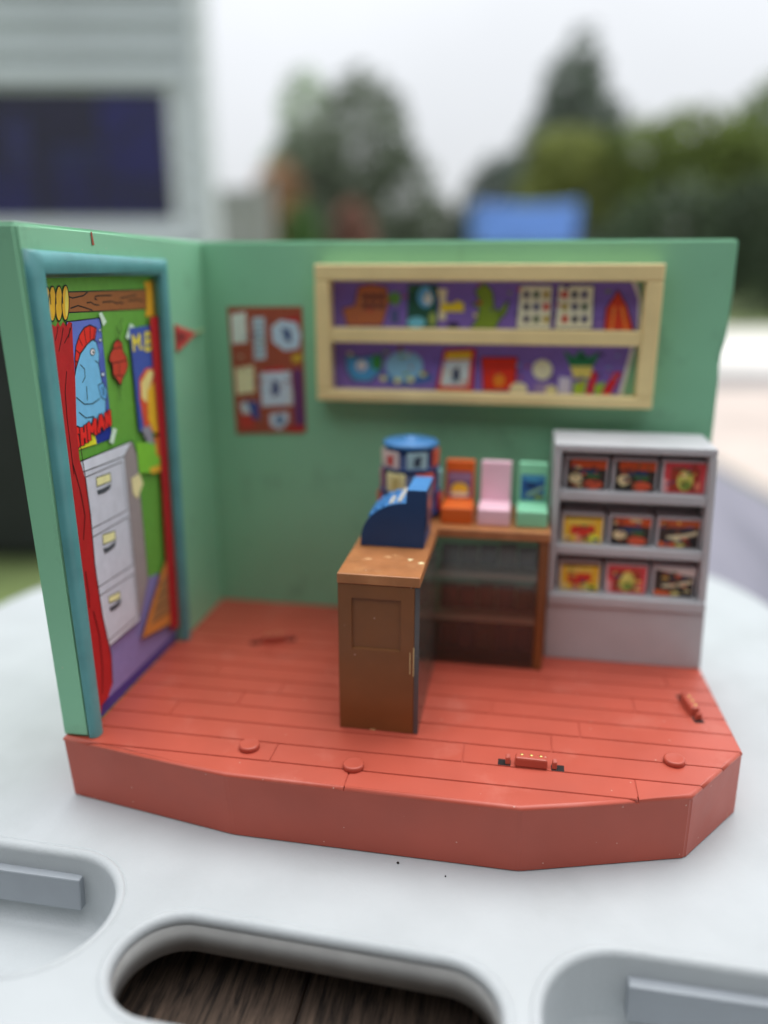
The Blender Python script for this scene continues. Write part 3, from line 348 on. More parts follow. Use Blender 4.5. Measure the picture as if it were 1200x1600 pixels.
  ('small_print#0',(40,36,60),[(166.00221464193424,121.67022804688688),(167.58271045057796,121.49147408616673),(167.58271045057796,122.22352622677808),(165.8523049982675,122.22352622677808)]),
  ('small_print#0',(226,206,150),[(65.64058204679158,121.75208160906884),(67.84474225082222,121.64165010877973),(67.84474225082222,123.00647212544727),(65.88428034087859,123.00647212544727)]),
  ('small_print#1',(190,70,60),[(122.23583921949697,143.96525379259947),(124.1083361234747,143.95569709542534),(124.1083361234747,145.17138561576675),(122.29665760344615,145.17138561576675)]),
 ],
 'board': [
  ('board_print',(150,74,54),[(10.86,141.83),(44.43,142.08),(45.16,86.2),(11.81,84.31)]),
  ('pinned_paper_print',(206,214,206),[(12.09,138.84),(19.14,139.9),(19.33,126.62),(12.11,125.7)]),
  ('pinned_paper_print',(176,196,206),[(22.23,137.44),(27.8,137.79),(27.65,119.3),(22.2,118.69)]),
  ('pinned_paper_print',(170,40,44),[(36.08,137.57),(43.9,138.34),(43.79,134.97),(36.83,135.09)]),
  ('pinned_paper_print',(178,200,218),[(30.82,133.53),(34.98,136.57),(42.55,135.65),(44.49,130.19),(43.04,124.14),(36.61,123.03),(31.2,126.99)]),
  ('pinned_paper_print',(228,214,170),[(12.82,114.89),(21.75,116.1),(21.73,104.1),(13.05,102.83)]),
  ('pinned_paper_print',(184,44,48),[(26.38,115.16),(36.14,115.87),(36.06,113.81),(26.29,112.98)]),
  ('pinned_paper_print',(190,206,222),[(24.55,113.05),(38.98,114.08),(39.88,98.79),(24.95,97.63)]),
  ('pinned_paper_print',(96,52,104),[(40.19,114.92),(44.37,115.01),(45.03,89.4),(40.46,89.79)]),
  ('pinned_paper_print',(52,72,140),[(17.11,99.97),(23.18,99.92),(23.34,91.39),(20.06,92.36)]),
  ('pinned_paper_print',(196,206,210),[(14.26,98.61),(17.1,99.75),(19.61,94.49),(15.68,93.84)]),
  ('pinned_paper_print',(182,60,50),[(13.42,93.24),(18.47,93.92),(22.08,88.12),(14.18,86.56)]),
  ('pinned_paper_print',(190,204,216),[(28.44,94.22),(37.26,95.54),(37.65,90.77),(33.11,86.87),(28.55,88.87)]),
  ('pinned_paper_print',(190,160,50),[(39.75,121.05),(44.58,122.14),(44.79,118.59),(40.5,117.8)]),
  ('pinned_paper_print',(168,44,44),[(37.57,88.63),(44.71,89.39),(45.16,86.2),(37.47,85.61)]),
  ('pinned_paper_print',(52,74,120),[(35.4,133.58),(39.59,132.13),(39.95,127.12),(37.31,127.59)]),
  ('pinned_paper_print',(70,78,120),[(30.75,110.59),(33.38,108.57),(33.75,103.88),(30.41,102.22),(29.67,105.35)]),
  ('pinned_paper_print',(70,110,150),[(35.27,91.76),(35.15,91.03),(34.84,90.37),(34.38,89.83),(33.82,89.48),(33.2,89.34),(32.59,89.44),(32.05,89.76),(31.63,90.26),(31.38,90.91),(31.31,91.64),(31.43,92.37),(31.74,93.03),(32.2,93.57),(32.76,93.92),(33.38,94.05),(33.99,93.95),(34.52,93.64),(34.94,93.13),(35.2,92.48)]),
  ('pinned_paper_print',(110,130,150),[(23.21,135.45),(27.07,135.59)],0.5),
  ('pinned_paper_print',(110,130,150),[(23.1,133.14),(26.97,133.28)],0.5),
  ('pinned_paper_print',(110,130,150),[(22.99,130.82),(26.86,130.97)],0.5),
  ('pinned_paper_print',(110,130,150),[(22.88,128.5),(26.76,128.65)],0.5),
  ('pinned_paper_print',(110,130,150),[(22.77,126.16),(26.66,126.32)],0.5),
  ('pinned_paper_print',(110,130,150),[(22.66,123.82),(26.56,123.98)],0.5),
  ('pinned_paper_print',(110,130,150),[(22.55,121.46),(26.45,121.63)],0.5),
  ('small_print',(120,60,50),[(35.07819713195532,89.11864457558197),(37.77320139594585,89.11864457558197),(37.77320139594585,89.71864457558196),(35.07819713195532,89.71864457558196)]),
  ('small_print',(120,60,50),[(28.26430374398923,115.18198455312105),(30.2774773318896,115.18198455312105),(30.2774773318896,115.78198455312105),(28.26430374398923,115.78198455312105)]),
  ('small_print',(210,200,170),[(36.682405005074216,99.5945252020144),(39.47039511246885,99.5945252020144),(39.47039511246885,100.19452520201439),(36.682405005074216,100.19452520201439)]),
  ('small_print',(120,60,50),[(17.235634285316852,103.16265329682152),(19.68215811384203,103.16265329682152),(19.68215811384203,103.76265329682151),(17.235634285316852,103.76265329682151)]),
  ('small_print',(90,110,130),[(17.93204576931869,128.61878310469362),(20.30325713740088,128.61878310469362),(20.30325713740088,129.2187831046936),(17.93204576931869,129.2187831046936)]),
  ('small_print',(210,200,170),[(14.739996369459698,119.91714018337942),(16.85309493547953,119.91714018337942),(16.85309493547953,120.51714018337941),(14.739996369459698,120.51714018337941)]),
  ('small_print',(60,70,100),[(29.62752081117111,135.49112870530664),(31.33837935380986,135.49112870530664),(31.33837935380986,136.09112870530663),(29.62752081117111,136.09112870530663)]),
  ('small_print',(150,80,60),[(34.145131737806665,95.71783353407486),(37.03337241079739,95.71783353407486),(37.03337241079739,96.31783353407485),(34.145131737806665,96.31783353407485)]),
  ('small_print',(60,70,100),[(36.48506476642413,90.69821631757621),(37.661004389149554,90.69821631757621),(37.661004389149554,91.2982163175762),(36.48506476642413,91.2982163175762)]),
  ('small_print',(120,60,50),[(42.93782888646221,99.25415172120182),(44.07717154241309,99.25415172120182),(44.07717154241309,99.85415172120182),(42.93782888646221,99.85415172120182)]),
  ('small_print',(90,110,130),[(26.673716815351966,126.84247123483175),(28.740720687558643,126.84247123483175),(28.740720687558643,127.44247123483174),(26.673716815351966,127.44247123483174)]),
  ('small_print',(120,60,50),[(36.81975210635621,109.42380723280544),(39.67930904983737,109.42380723280544),(39.67930904983737,110.02380723280544),(36.81975210635621,110.02380723280544)]),
  ('small_print',(210,200,170),[(25.353331248589313,112.66397295120282),(26.5028978437142,112.66397295120282),(26.5028978437142,113.26397295120282),(25.353331248589313,113.26397295120282)]),
  ('small_print',(210,200,170),[(20.043273984104587,113.4509392621554),(21.09468649513809,113.4509392621554),(21.09468649513809,114.0509392621554),(20.043273984104587,114.0509392621554)]),
  ('small_print',(90,110,130),[(35.9558638784837,109.07289172648353),(37.35315981245918,109.07289172648353),(37.35315981245918,109.67289172648353),(35.9558638784837,109.67289172648353)]),
  ('small_print',(150,80,60),[(34.87106846602423,107.34663854866773),(36.687209479713864,107.34663854866773),(36.687209479713864,107.94663854866772),(34.87106846602423,107.94663854866772)]),
  ('small_print',(120,60,50),[(24.484339835478,109.09046160573027),(27.61773873197803,109.09046160573027),(27.61773873197803,109.69046160573026),(24.484339835478,109.69046160573026)]),
  ('small_print',(150,80,60),[(21.50152703160217,107.48150348047807),(24.383416865201298,107.48150348047807),(24.383416865201298,108.08150348047806),(21.50152703160217,108.08150348047806)]),
  ('small_print',(210,200,170),[(19.66368657807778,99.46437100404019),(21.039367189255785,99.46437100404019),(21.039367189255785,100.06437100404018),(19.66368657807778,100.06437100404018)]),
  ('small_print',(150,80,60),[(28.60592550694941,120.83588870893516),(29.912294954971603,120.83588870893516),(29.912294954971603,121.43588870893515),(28.60592550694941,121.43588870893515)]),
  ('small_print',(90,110,130),[(18.878754711445243,113.5137572976951),(20.010133746944135,113.5137572976951),(20.010133746944135,114.11375729769509),(18.878754711445243,114.11375729769509)]),
  ('small_print',(90,110,130),[(25.69012369210025,104.89282244732341),(26.762369241865294,104.89282244732341),(26.762369241865294,105.4928224473234),(25.69012369210025,105.4928224473234)]),
  ('small_print',(120,60,50),[(20.938017291544327,90.9567997740987),(23.023147584158572,90.9567997740987),(23.023147584158572,91.55679977409869),(20.938017291544327,91.55679977409869)]),
  ('small_print',(60,70,100),[(21.005320316060295,108.45423091746345),(22.42473829013351,108.45423091746345),(22.42473829013351,109.05423091746344),(21.005320316060295,109.05423091746344)]),
  ('small_print',(90,110,130),[(32.05109717226277,106.31795441831942),(33.32377747204934,106.31795441831942),(33.32377747204934,106.91795441831941),(32.05109717226277,106.91795441831941)]),
  ('small_print',(210,200,170),[(37.41637761222282,103.54021978195341),(40.575210128991735,103.54021978195341),(40.575210128991735,104.1402197819534),(37.41637761222282,104.1402197819534)]),
  ('small_print',(150,80,60),[(36.888688423146654,137.0832250045792),(38.96354197863182,137.0832250045792),(38.96354197863182,137.68322500457919),(36.888688423146654,137.68322500457919)]),
  ('small_print',(60,70,100),[(21.708610511372115,129.73346381521236),(24.092639236580148,129.73346381521236),(24.092639236580148,130.33346381521235),(21.708610511372115,130.33346381521235)]),
  ('small_print',(90,110,130),[(23.194284585995675,91.836034328639),(25.152147952095778,91.836034328639),(25.152147952095778,92.436034328639),(23.194284585995675,92.436034328639)]),
  ('small_print',(90,110,130),[(31.175473890538274,89.18281269996908),(32.24213763631284,89.18281269996908),(32.24213763631284,89.78281269996907),(31.175473890538274,89.78281269996907)]),
  ('small_print',(120,60,50),[(14.55316722348097,114.15165509157106),(16.613227828281822,114.15165509157106),(16.613227828281822,114.75165509157105),(14.55316722348097,114.75165509157105)]),
  ('small_print',(210,200,170),[(32.97504053847576,134.01504239858826),(34.416555277718714,134.01504239858826),(34.416555277718714,134.61504239858826),(32.97504053847576,134.61504239858826)]),
  ('small_print',(90,110,130),[(23.85951002168709,112.9317509969233),(25.632901444824558,112.9317509969233),(25.632901444824558,113.5317509969233),(23.85951002168709,113.5317509969233)]),
  ('small_print',(210,200,170),[(25.087071395195778,126.57900320251751),(27.476370357866244,126.57900320251751),(27.476370357866244,127.1790032025175),(25.087071395195778,127.1790032025175)]),
 ],
}
# ------------------------------------------------------------------ materials
def lin(c):
    return tuple(((v/255)/12.92 if v/255 <= .04045 else ((v/255+.055)/1.055)**2.4) for v in c) + (1,)
MATS = {}
def mat(name, rgb, rough=.45, var=.06, vscale=60, bump=.02, bscale=900, specks=0, spec=.5, metal=0, wear=None, scratches=0):
    """plastic, paint or wood: a base colour with slight variation, fine relief, dust specks"""
    if name in MATS: return MATS[name]
    mt = bpy.data.materials.new(name); mt.use_nodes = True; nt = mt.node_tree; N = nt.nodes; Lk = nt.links
    b = N['Principled BSDF']; b.inputs['Roughness'].default_value = rough; b.inputs['Metallic'].default_value = metal
    b.inputs['Specular IOR Level'].default_value = spec
    t = N.new('ShaderNodeTexCoord')
    def noise(sc, det=3, rg=.5):
        n = N.new('ShaderNodeTexNoise'); n.inputs['Scale'].default_value = sc; n.inputs['Detail'].default_value = det
        n.inputs['Roughness'].default_value = rg; Lk.new(t.outputs['Object'], n.inputs['Vector']); return n
    n1 = noise(vscale)
    L_ = lin(rgb); dk = tuple(v*(1-2.2*var) for v in L_[:3])+(1,); lt = tuple(min(1, v*(1+2.2*var)) for v in L_[:3])+(1,)
    cr = N.new('ShaderNodeValToRGB'); cr.color_ramp.elements[0].position = .3; cr.color_ramp.elements[1].position = .7
    cr.color_ramp.elements[0].color = dk; cr.color_ramp.elements[1].color = lt
    Lk.new(n1.outputs['Fac'], cr.inputs[0]); col = cr.outputs[0]
    if wear:                                                     # rubbed, dirty patches (colour, amount, scale)
        wc, wa, ws = wear
        nw = noise(ws, 6, .65); rw = N.new('ShaderNodeMapRange'); rw.inputs[1].default_value = .56; rw.inputs[2].default_value = .72
        rw.inputs[4].default_value = wa; Lk.new(nw.outputs['Fac'], rw.inputs[0])
        mx = N.new('ShaderNodeMixRGB'); mx.inputs[2].default_value = lin(wc); Lk.new(rw.outputs[0], mx.inputs[0]); Lk.new(col, mx.inputs[1]); col = mx.outputs[0]
    if specks:                                                   # dust and lint
        vo = N.new('ShaderNodeTexVoronoi'); vo.inputs['Scale'].default_value = 300; Lk.new(t.outputs['Object'], vo.inputs['Vector'])
        lt_ = N.new('ShaderNodeMath'); lt_.operation = 'LESS_THAN'; lt_.inputs[1].default_value = .075; Lk.new(vo.outputs['Distance'], lt_.inputs[0])
        sr = N.new('ShaderNodeSeparateColor'); Lk.new(vo.outputs['Color'], sr.inputs[0])
        g = N.new('ShaderNodeMath'); g.operation = 'GREATER_THAN'; g.inputs[1].default_value = 1-specks; Lk.new(sr.outputs[0], g.inputs[0])
        mu = N.new('ShaderNodeMath'); mu.operation = 'MULTIPLY'; Lk.new(lt_.outputs[0], mu.inputs[0]); Lk.new(g.outputs[0], mu.inputs[1])
        m2 = N.new('ShaderNodeMath'); m2.operation = 'MULTIPLY'; m2.inputs[1].default_value = .55; Lk.new(mu.outputs[0], m2.inputs[0])
        mx = N.new('ShaderNodeMixRGB'); mx.inputs[2].default_value = lin((225, 205, 190)); Lk.new(m2.outputs[0], mx.inputs[0]); Lk.new(col, mx.inputs[1]); col = mx.outputs[0]
    if scratches:
        mp = N.new('ShaderNodeMapping'); mp.inputs['Scale'].default_value = (1, 1, .12); mp.inputs['Rotation'].default_value = (.4, .8, .5)
        Lk.new(t.outputs['Object'], mp.inputs[0])
        vo = N.new('ShaderNodeTexVoronoi'); vo.inputs['Scale'].default_value = 230; Lk.new(mp.outputs[0], vo.inputs['Vector'])
        l2 = N.new('ShaderNodeMath'); l2.operation = 'LESS_THAN'; l2.inputs[1].default_value = .05; Lk.new(vo.outputs['Distance'], l2.inputs[0])
        sr = N.new('ShaderNodeSeparateColor'); Lk.new(vo.outputs['Color'], sr.inputs[0])
        g = N.new('ShaderNodeMath'); g.operation = 'GREATER_THAN'; g.inputs[1].default_value = 1-scratches; Lk.new(sr.outputs[1], g.inputs[0])
        mu = N.new('ShaderNodeMath'); mu.operation = 'MULTIPLY'; Lk.new(l2.outputs[0], mu.inputs[0]); Lk.new(g.outputs[0], mu.inputs[1])
        m2 = N.new('ShaderNodeMath'); m2.operation = 'MULTIPLY'; m2.inputs[1].default_value = .4; Lk.new(mu.outputs[0], m2.inputs[0])
        mx = N.new('ShaderNodeMixRGB'); mx.inputs[2].default_value = lin((220, 196, 160)); Lk.new(m2.outputs[0], mx.inputs[0]); Lk.new(col, mx.inputs[1]); col = mx.outputs[0]
    Lk.new(col, b.inputs['Base Color'])
    nr = noise(vscale*2.3, 4); rr = N.new('ShaderNodeMapRange'); rr.inputs[3].default_value = max(.05, rough-.1); rr.inputs[4].default_value = min(1, rough+.1)
    Lk.new(nr.outputs['Fac'], rr.inputs[0]); Lk.new(rr.outputs[0], b.inputs['Roughness'])
    if bump:
        nb = noise(bscale, 3); bp = N.new('ShaderNodeBump'); bp.inputs['Strength'].default_value = bump*10; bp.inputs['Distance'].default_value = .0001 if bscale > 200 else .02
        Lk.new(nb.outputs['Fac'], bp.inputs['Height']); Lk.new(bp.outputs[0], b.inputs['Normal'])
    MATS[name] = mt; return mt
def ink(rgb):
    rgb = tuple(min(246, int(v*1.1+4)) for v in rgb)
    return mat('ink_%d_%d_%d' % rgb, rgb, .42, .025, 300, .004, 1500, 0, .4)
def glass(name, tint, gloss=.06):
    if name in MATS: return MATS[name]
    mt = bpy.data.materials.new(name); mt.use_nodes = True; nt = mt.node_tree; nt.nodes.clear(); N = nt.nodes
    tr = N.new('ShaderNodeBsdfTransparent'); tr.inputs[0].default_value = lin(tint)
    gl = N.new('ShaderNodeBsdfGlossy'); gl.inputs['Roughness'].default_value = gloss
    fr = N.new('ShaderNodeFresnel'); fr.inputs[0].default_value = 1.48
    mx = N.new('ShaderNodeMixShader'); o = N.new('ShaderNodeOutputMaterial')
    nt.links.new(fr.outputs[0], mx.inputs[0]); nt.links.new(tr.outputs[0], mx.inputs[1]); nt.links.new(gl.outputs[0], mx.inputs[2]); nt.links.new(mx.outputs[0], o.inputs[0])
    if name.startswith('smoky'):  # thin diffuse grey stands in for the bright haze reflected by the glass
        df = N.new('ShaderNodeBsdfDiffuse'); df.inputs[0].default_value = lin((150, 146, 136)); m2 = N.new('ShaderNodeMixShader'); m2.inputs[0].default_value = .09
        nt.links.new(mx.outputs[0], m2.inputs[1]); nt.links.new(df.outputs[0], m2.inputs[2]); nt.links.new(m2.outputs[0], o.inputs[0])
    MATS[name] = mt; return mt
def wood(name, dark, light, scale=9, stretch=(1, .06, 1), rough=.6):
    if name in MATS: return MATS[name]
    mt = bpy.data.materials.new(name); mt.use_nodes = True; nt = mt.node_tree; N = nt.nodes; Lk = nt.links
    b = N['Principled BSDF']; b.inputs['Roughness'].default_value = rough
    t = N.new('ShaderNodeTexCoord'); mp = N.new('ShaderNodeMapping'); mp.inputs['Scale'].default_value = stretch; mp.inputs['Rotation'].default_value = (0, 0, .35)
    Lk.new(t.outputs['Object'], mp.inputs[0])
    n = N.new('ShaderNodeTexNoise'); n.inputs['Scale'].default_value = scale; n.inputs['Detail'].default_value = 7; n.inputs['Roughness'].default_value = .7; n.inputs['Distortion'].default_value = .4
    Lk.new(mp.outputs[0], n.inputs[0])
    cr = N.new('ShaderNodeValToRGB'); cr.color_ramp.elements[0].position = .38; cr.color_ramp.elements[1].position = .66
    cr.color_ramp.elements[0].color = lin(dark); cr.color_ramp.elements[1].color = lin(light)
    Lk.new(n.outputs['Fac'], cr.inputs[0]); Lk.new(cr.outputs[0], b.inputs['Base Color'])
    bp = N.new('ShaderNodeBump'); bp.inputs['Strength'].default_value = .6; bp.inputs['Distance'].default_value = .0008
    Lk.new(n.outputs['Fac'], bp.inputs['Height']); Lk.new(bp.outputs[0], b.inputs['Normal'])
    MATS[name] = mt; return mt

RED = mat('red_plastic', (182, 82, 64), .4, .03, 40, .015, 1400, .2, .5, wear=((204, 126, 110), .3, 45))
REDS = mat('red_plastic_side', (182, 82, 64), .42, .03, 40, .015, 1400, .3, .5, scratches=.25)
GREEN = mat('green_plastic', (142, 204, 166), .42, .03, 14, .012, 1200, .1, .4, wear=((104, 146, 116), .42, 42))
TEAL = mat('teal_paint', (90, 157, 159), .36, .05, 90, .01, 900, .05)
CREAM = mat('cream_plastic', (240, 218, 158), .5, .03, 60)
GREY = mat('grey_plastic', (190, 191, 194), .48, .03, 50)
BROWN = mat('brown_plastic', (126, 78, 40), .42, .05, 60, .012, 1200, .22, .5, scratches=.3)
TAN = mat('tan_counter_paint', (168, 110, 66), .36, .06, 120, .012, 1200, .1, .55, wear=((222, 170, 120), .25, 90))
NAVY = mat('navy_plastic', (24, 64, 112), .5, .05, 60, .01, 1200, .2)
BLUE = mat('blue_plastic', (70, 132, 190), .38, .04, 60)
ORANGE = mat('orange_plastic', (226, 104, 36), .4, .03, 60)
PINK = mat('pink_plastic', (248, 204, 218), .42, .02, 60)
MINT = mat('mint_plastic', (146, 220, 178), .42, .03, 60)
WHITE = mat('white_table_plastic', (176, 181, 183), .46, .02, 40, .12, 700, 0, .4, wear=((152, 155, 154), .22, 22))
SLABG = mat('grey_insert_plastic', (150, 156, 162), .5, .02, 60, .01)
DARKSLOT = mat('slot_dark', (20, 10, 10), .8, 0, 10, 0)
GOLD = mat('brass_pin', (214, 180, 110), .3, .02, 60, 0, metal=.8)
SMOKE = glass('smoky_plastic', (246, 246, 240))
ACRYL = mat('frosted_shelf_plastic', (244, 246, 240), .3, .01, 60)

# ------------------------------------------------------------------ mesh helpers (millimetres in, metres out)
col = scene.collection
MM = .001
class MB:
    def __init__(s): s.bm = bmesh.new(); s.mats = []
    def slot(s, mt):
        if mt is None: return 0
        if mt not in s.mats: s.mats.append(mt)
        return s.mats.index(mt)
    def merge(s, b2, mt=None, smooth=False):
        k = s.slot(mt)
        for f in b2.faces: f.material_index = k; f.smooth = smooth
        me = bpy.data.meshes.new('t'); b2.to_mesh(me); b2.free(); s.bm.from_mesh(me); bpy.data.meshes.remove(me); return s
    def hull(s, bot, top, bev=0, mt=None, seg=2):
        """a prism between two equal rings of points"""
        b = bmesh.new(); n = len(bot)
        v0 = [b.verts.new(p) for p in bot]; v1 = [b.verts.new(p) for p in top]
        b.faces.new(v0[::-1]); b.faces.new(v1)
        for i in range(n): b.faces.new((v0[i], v0[(i+1) % n], v1[(i+1) % n], v1[i]))
        bmesh.ops.recalc_face_normals(b, faces=b.faces)
        if bev: bmesh.ops.bevel(b, geom=b.edges[:], offset=bev, segments=seg, affect='EDGES', profile=.5, clamp_overlap=True)
        return s.merge(b, mt)
    def box(s, x0, x1, y0, y1, z0, z1, bev=.3, mt=None, seg=2):
        return s.hull([(x0, y0, z0), (x1, y0, z0), (x1, y1, z0), (x0, y1, z0)], [(x0, y0, z1), (x1, y0, z1), (x1, y1, z1), (x0, y1, z1)], bev, mt, seg)
    def prism(s, poly, axis, a, b_, bev=.2, mt=None, seg=2):
        def P(u, v, w): return {'x': (w, u, v), 'y': (u, w, v), 'z': (u, v, w)}[axis]
        return s.hull([P(u, v, a) for u, v in poly], [P(u, v, b_) for u, v in poly], bev, mt, seg)
    def lathe(s, cx, cy, prof, n=32, mt=None, smooth=True):
        b = bmesh.new(); rings = []
        for r, z in prof: rings.append([b.verts.new((cx+r*math.cos(2*math.pi*i/n), cy+r*math.sin(2*math.pi*i/n), z)) for i in range(n)])
        for A_, B_ in zip(rings, rings[1:]):
            for i in range(n): b.faces.new((A_[i], A_[(i+1) % n], B_[(i+1) % n], B_[i]))
        b.faces.new(rings[0][::-1]); b.faces.new(rings[-1]); bmesh.ops.recalc_face_normals(b, faces=b.faces)
        return s.merge(b, mt, smooth)
    def tube(s, pts, rad, n=8, mt=None):
        b = bmesh.new(); rings = []
        for i, p in enumerate(pts):
            p = Vector(p); d = (Vector(pts[min(i+1, len(pts)-1)])-Vector(pts[max(i-1, 0)])).normalized()
            a = d.cross(Vector((.31, .53, .79))).normalized(); c = d.cross(a); r = rad[i] if isinstance(rad, (list, tuple)) else rad
            rings.append([b.verts.new(p+r*(math.cos(2*math.pi*k/n)*a+math.sin(2*math.pi*k/n)*c)) for k in range(n)])
        for A_, B_ in zip(rings, rings[1:]):
            for i in range(n): b.faces.new((A_[i], A_[(i+1) % n], B_[(i+1) % n], B_[i]))
        b.faces.new(rings[0][::-1]); b.faces.new(rings[-1]); bmesh.ops.recalc_face_normals(b, faces=b.faces)
        return s.merge(b, mt, True)
    def build(s, name, mt, parent=None, unit=MM, auto=True):
        me = bpy.data.meshes.new(name)
        if unit != 1: bmesh.ops.scale(s.bm, vec=(unit,)*3, verts=s.bm.verts)
        s.bm.to_mesh(me); s.bm.free()
        for q in (s.mats or [mt]): me.materials.append(q)
        o = bpy.data.objects.new(name, me); col.objects.link(o)
        if parent is not None:
            o.parent = parent; o.matrix_parent_inverse = Matrix.Translation(-parent.location)
        return o
def tag(o, label=None, cat=None, group=None, kind=None):
    for k, v in (('label', label), ('category', cat), ('group', group), ('kind', kind)):
        if v: o[k] = v
    return o
def thing(name, label, cat, loc, group=None):
    o = bpy.data.objects.new(name, None); col.objects.link(o); o.location = Vector(loc); o.empty_display_size = .01
    return tag(o, label, cat, group)
def prints(items, parent, mapf, nrm, names=None, clampf=None):
    """flat printed shapes: every colour area a thin sheet a few hundredths of a millimetre above the one below"""
    groups = {}
    for n, it in enumerate(items): groups.setdefault(it[0], []).append((n, it))
    out = []
    for g, lst in groups.items():
        b = bmesh.new(); ms = []
        for n, it in lst:
            mt = ink(tuple(it[1]))
            if mt not in ms: ms.append(mt)
            k = ms.index(mt); h = .02+.012*n
            pts = [clampf(*p) for p in it[2]] if clampf else it[2]
            polys = []
            if len(it) == 4:
                w = it[3]/2
                for (a0, a1), (b0, b1) in zip(pts, pts[1:]):
                    l = math.hypot(b0-a0, b1-a1)
                    if l < 1e-4: continue
                    tx, ty = (b0-a0)/l, (b1-a1)/l; e = w*.45
                    polys.append([(a0-tx*e-ty*w, a1-ty*e+tx*w), (a0-tx*e+ty*w, a1-ty*e-tx*w), (b0+tx*e+ty*w, b1+ty*e-tx*w), (b0+tx*e-ty*w, b1+ty*e+tx*w)])
            else: polys = [pts]
            for j, pl in enumerate(polys):
                vsx = [b.verts.new(Vector(mapf(u, v))+Vector(nrm)*(h+.0007*j)) for u, v in pl]
                f = b.faces.new(vsx); f.material_index = k
                f.normal_update()
                if f.normal.dot(Vector(nrm)) < 0: f.normal_flip()
        bmesh.ops.scale(b, vec=(MM,)*3, verts=b.verts)
        g = g.split('#')[0]; me = bpy.data.meshes.new(g); b.to_mesh(me); b.free()
        for q in ms: me.materials.append(q)
        o = bpy.data.objects.new(g, me); col.objects.link(o); o.parent = parent
        if parent.parent is None: o.matrix_parent_inverse = Matrix.Translation(-parent.location)
        out.append(o)
    return out
def child(parent, mb, name, mt):
    """a part or sub-part; its coordinates are scene coordinates"""
    o = mb.build(name, mt); o.parent = parent
    if parent.parent is None: o.matrix_parent_inverse = Matrix.Translation(-parent.location)
    return o

# ------------------------------------------------------------------ the yard (metres): u to the right, d away from the camera
GZ = -.80
def yard(u, d, z): return (CX+u*math.cos(YAW)-d*math.sin(YAW), CY+u*math.sin(YAW)+d*math.cos(YAW), z)
def sheet(name, pts, z, mt):
    b = bmesh.new(); f = b.faces.new([b.verts.new(yard(u, d, z)) for u, d in pts]); f.normal_update()
    if f.normal.z < 0: f.normal_flip()
    me = bpy.data.meshes.new(name); b.to_mesh(me); b.free(); me.materials.append(mt)
    o = bpy.data.objects.new(name, me); col.objects.link(o); o['kind'] = 'structure'; return o
GRASS = mat('lawn', (96, 112, 62), .9, .2, 3, .05, 60)
sheet('ground', [(-400, -400), (400, -400), (400, 400), (-400, 400)], GZ, GRASS)
sheet('deck', [(-1.02, -4), (1.72, -4), (1.75, 4.6), (-1.02, 4.6)], GZ+.004, wood('deck_boards', (96, 96, 108), (130, 128, 140), 5))
sheet('patio', [(1.76, -4), (9, -4), (9, 7.2), (1.79, 7.2)], GZ+.004, mat('patio_concrete', (186, 173, 164), .9, .06, 2, .03, 80))
sheet('kerb_strip', [(1.5, 7.21), (12, 7.21), (12, 8.4), (1.5, 8.4)], GZ+.006, mat('asphalt', (120, 118, 118), .95, .1, 3, .04, 60))
sheet('path', [(1.0, 8.41), (16, 8.41), (16, 15), (1.0, 15)], GZ+.008, mat('pale_concrete', (212, 208, 202), .9, .05, 1.5, .03, 60))

# leafy things
def leafmat(name, rgb):
    return mat(name, rgb, .7, .22, 1.3, 0)
def crown_mesh(blobs, n, size, seed):
    r = random.Random(seed); vs_, fs = [], []
    tot = sum(b[3]*b[4]*b[5] for b in blobs)
    for (bx, by, bz, rx, ry, rz) in blobs:
        for _ in range(int(n*rx*ry*rz/tot)):
            while True:
                p = Vector((r.uniform(-1, 1), r.uniform(-1, 1), r.uniform(-1, 1))); l = p.length
                if .05 < l <= 1: break
            p = p*(l**-.55)*r.uniform(.82, 1.06)
            c = Vector((bx+p.x*rx, by+p.y*ry, bz+p.z*rz)); s = size*r.uniform(.6, 1.4)
            a = Vector((r.gauss(0, 1), r.gauss(0, 1), r.gauss(0, 1))).normalized(); b = a.orthogonal().normalized(); q = a.cross(b)
            i = len(vs_); vs_ += [c+b*s, c+q*s*.45+a*s*.15, c-b*s, c-q*s*.45+a*s*.15]; fs.append((i, i+1, i+2, i+3))
    return vs_, fs
def tree(name, label, u, d, h, blobs, rgb, n=3000, size=.16, seed=1, trunk=.14, group='trees and shrubs around the yard', bark=(84, 70, 58), cat='tree'):
    loc = Vector(yard(u, d, GZ)); t = thing(name, label, cat, loc, group)
    mb = MB(); pts = [(0, 0, -.1), (trunk*.3, 0, h*.35), (-trunk*.2, trunk*.2, h*.6), (0, 0, h*.85)]
    mb.tube(pts, [trunk, trunk*.8, trunk*.5, trunk*.15], 8)
    r = random.Random(seed)
    for b in blobs: mb.tube([(0, 0, h*.3), (b[0]*.5, b[1]*.5, (h*.3+b[2])*.5), (b[0], b[1], b[2])], [trunk*.45, trunk*.3, trunk*.08], 6)
    o = mb.build('trunk', mat('bark_%s' % name, bark, .9, .15, 8, .05, 40), None, 1); o.parent = t
    vs_, fs = crown_mesh(blobs, n, size, seed); me = bpy.data.meshes.new('crown'); me.from_pydata([tuple(v) for v in vs_], [], fs)
    me.materials.append(leafmat('leaf_%d_%d_%d' % rgb, rgb)); c = bpy.data.objects.new('crown', me); col.objects.link(c); c.parent = t
    return t
tree('broadleaf_tree', 'dark rounded tree between the grey house and the gap of sky', -.55, 25, 6.6,
     [(-.1, 0, 4.6, 1.5, 1.4, 2.0), (-1.7, .4, 3.9, 1.4, 1.2, 1.5), (1.0, 0, 3.0, 1.2, 1.2, 1.8), (-2.2, 0, 2.6, 1.4, 1.2, 1.5), (-.4, 0, 1.8, 2.2, 1.4, 1.5)], (112, 122, 104), 7000, .15, 3)
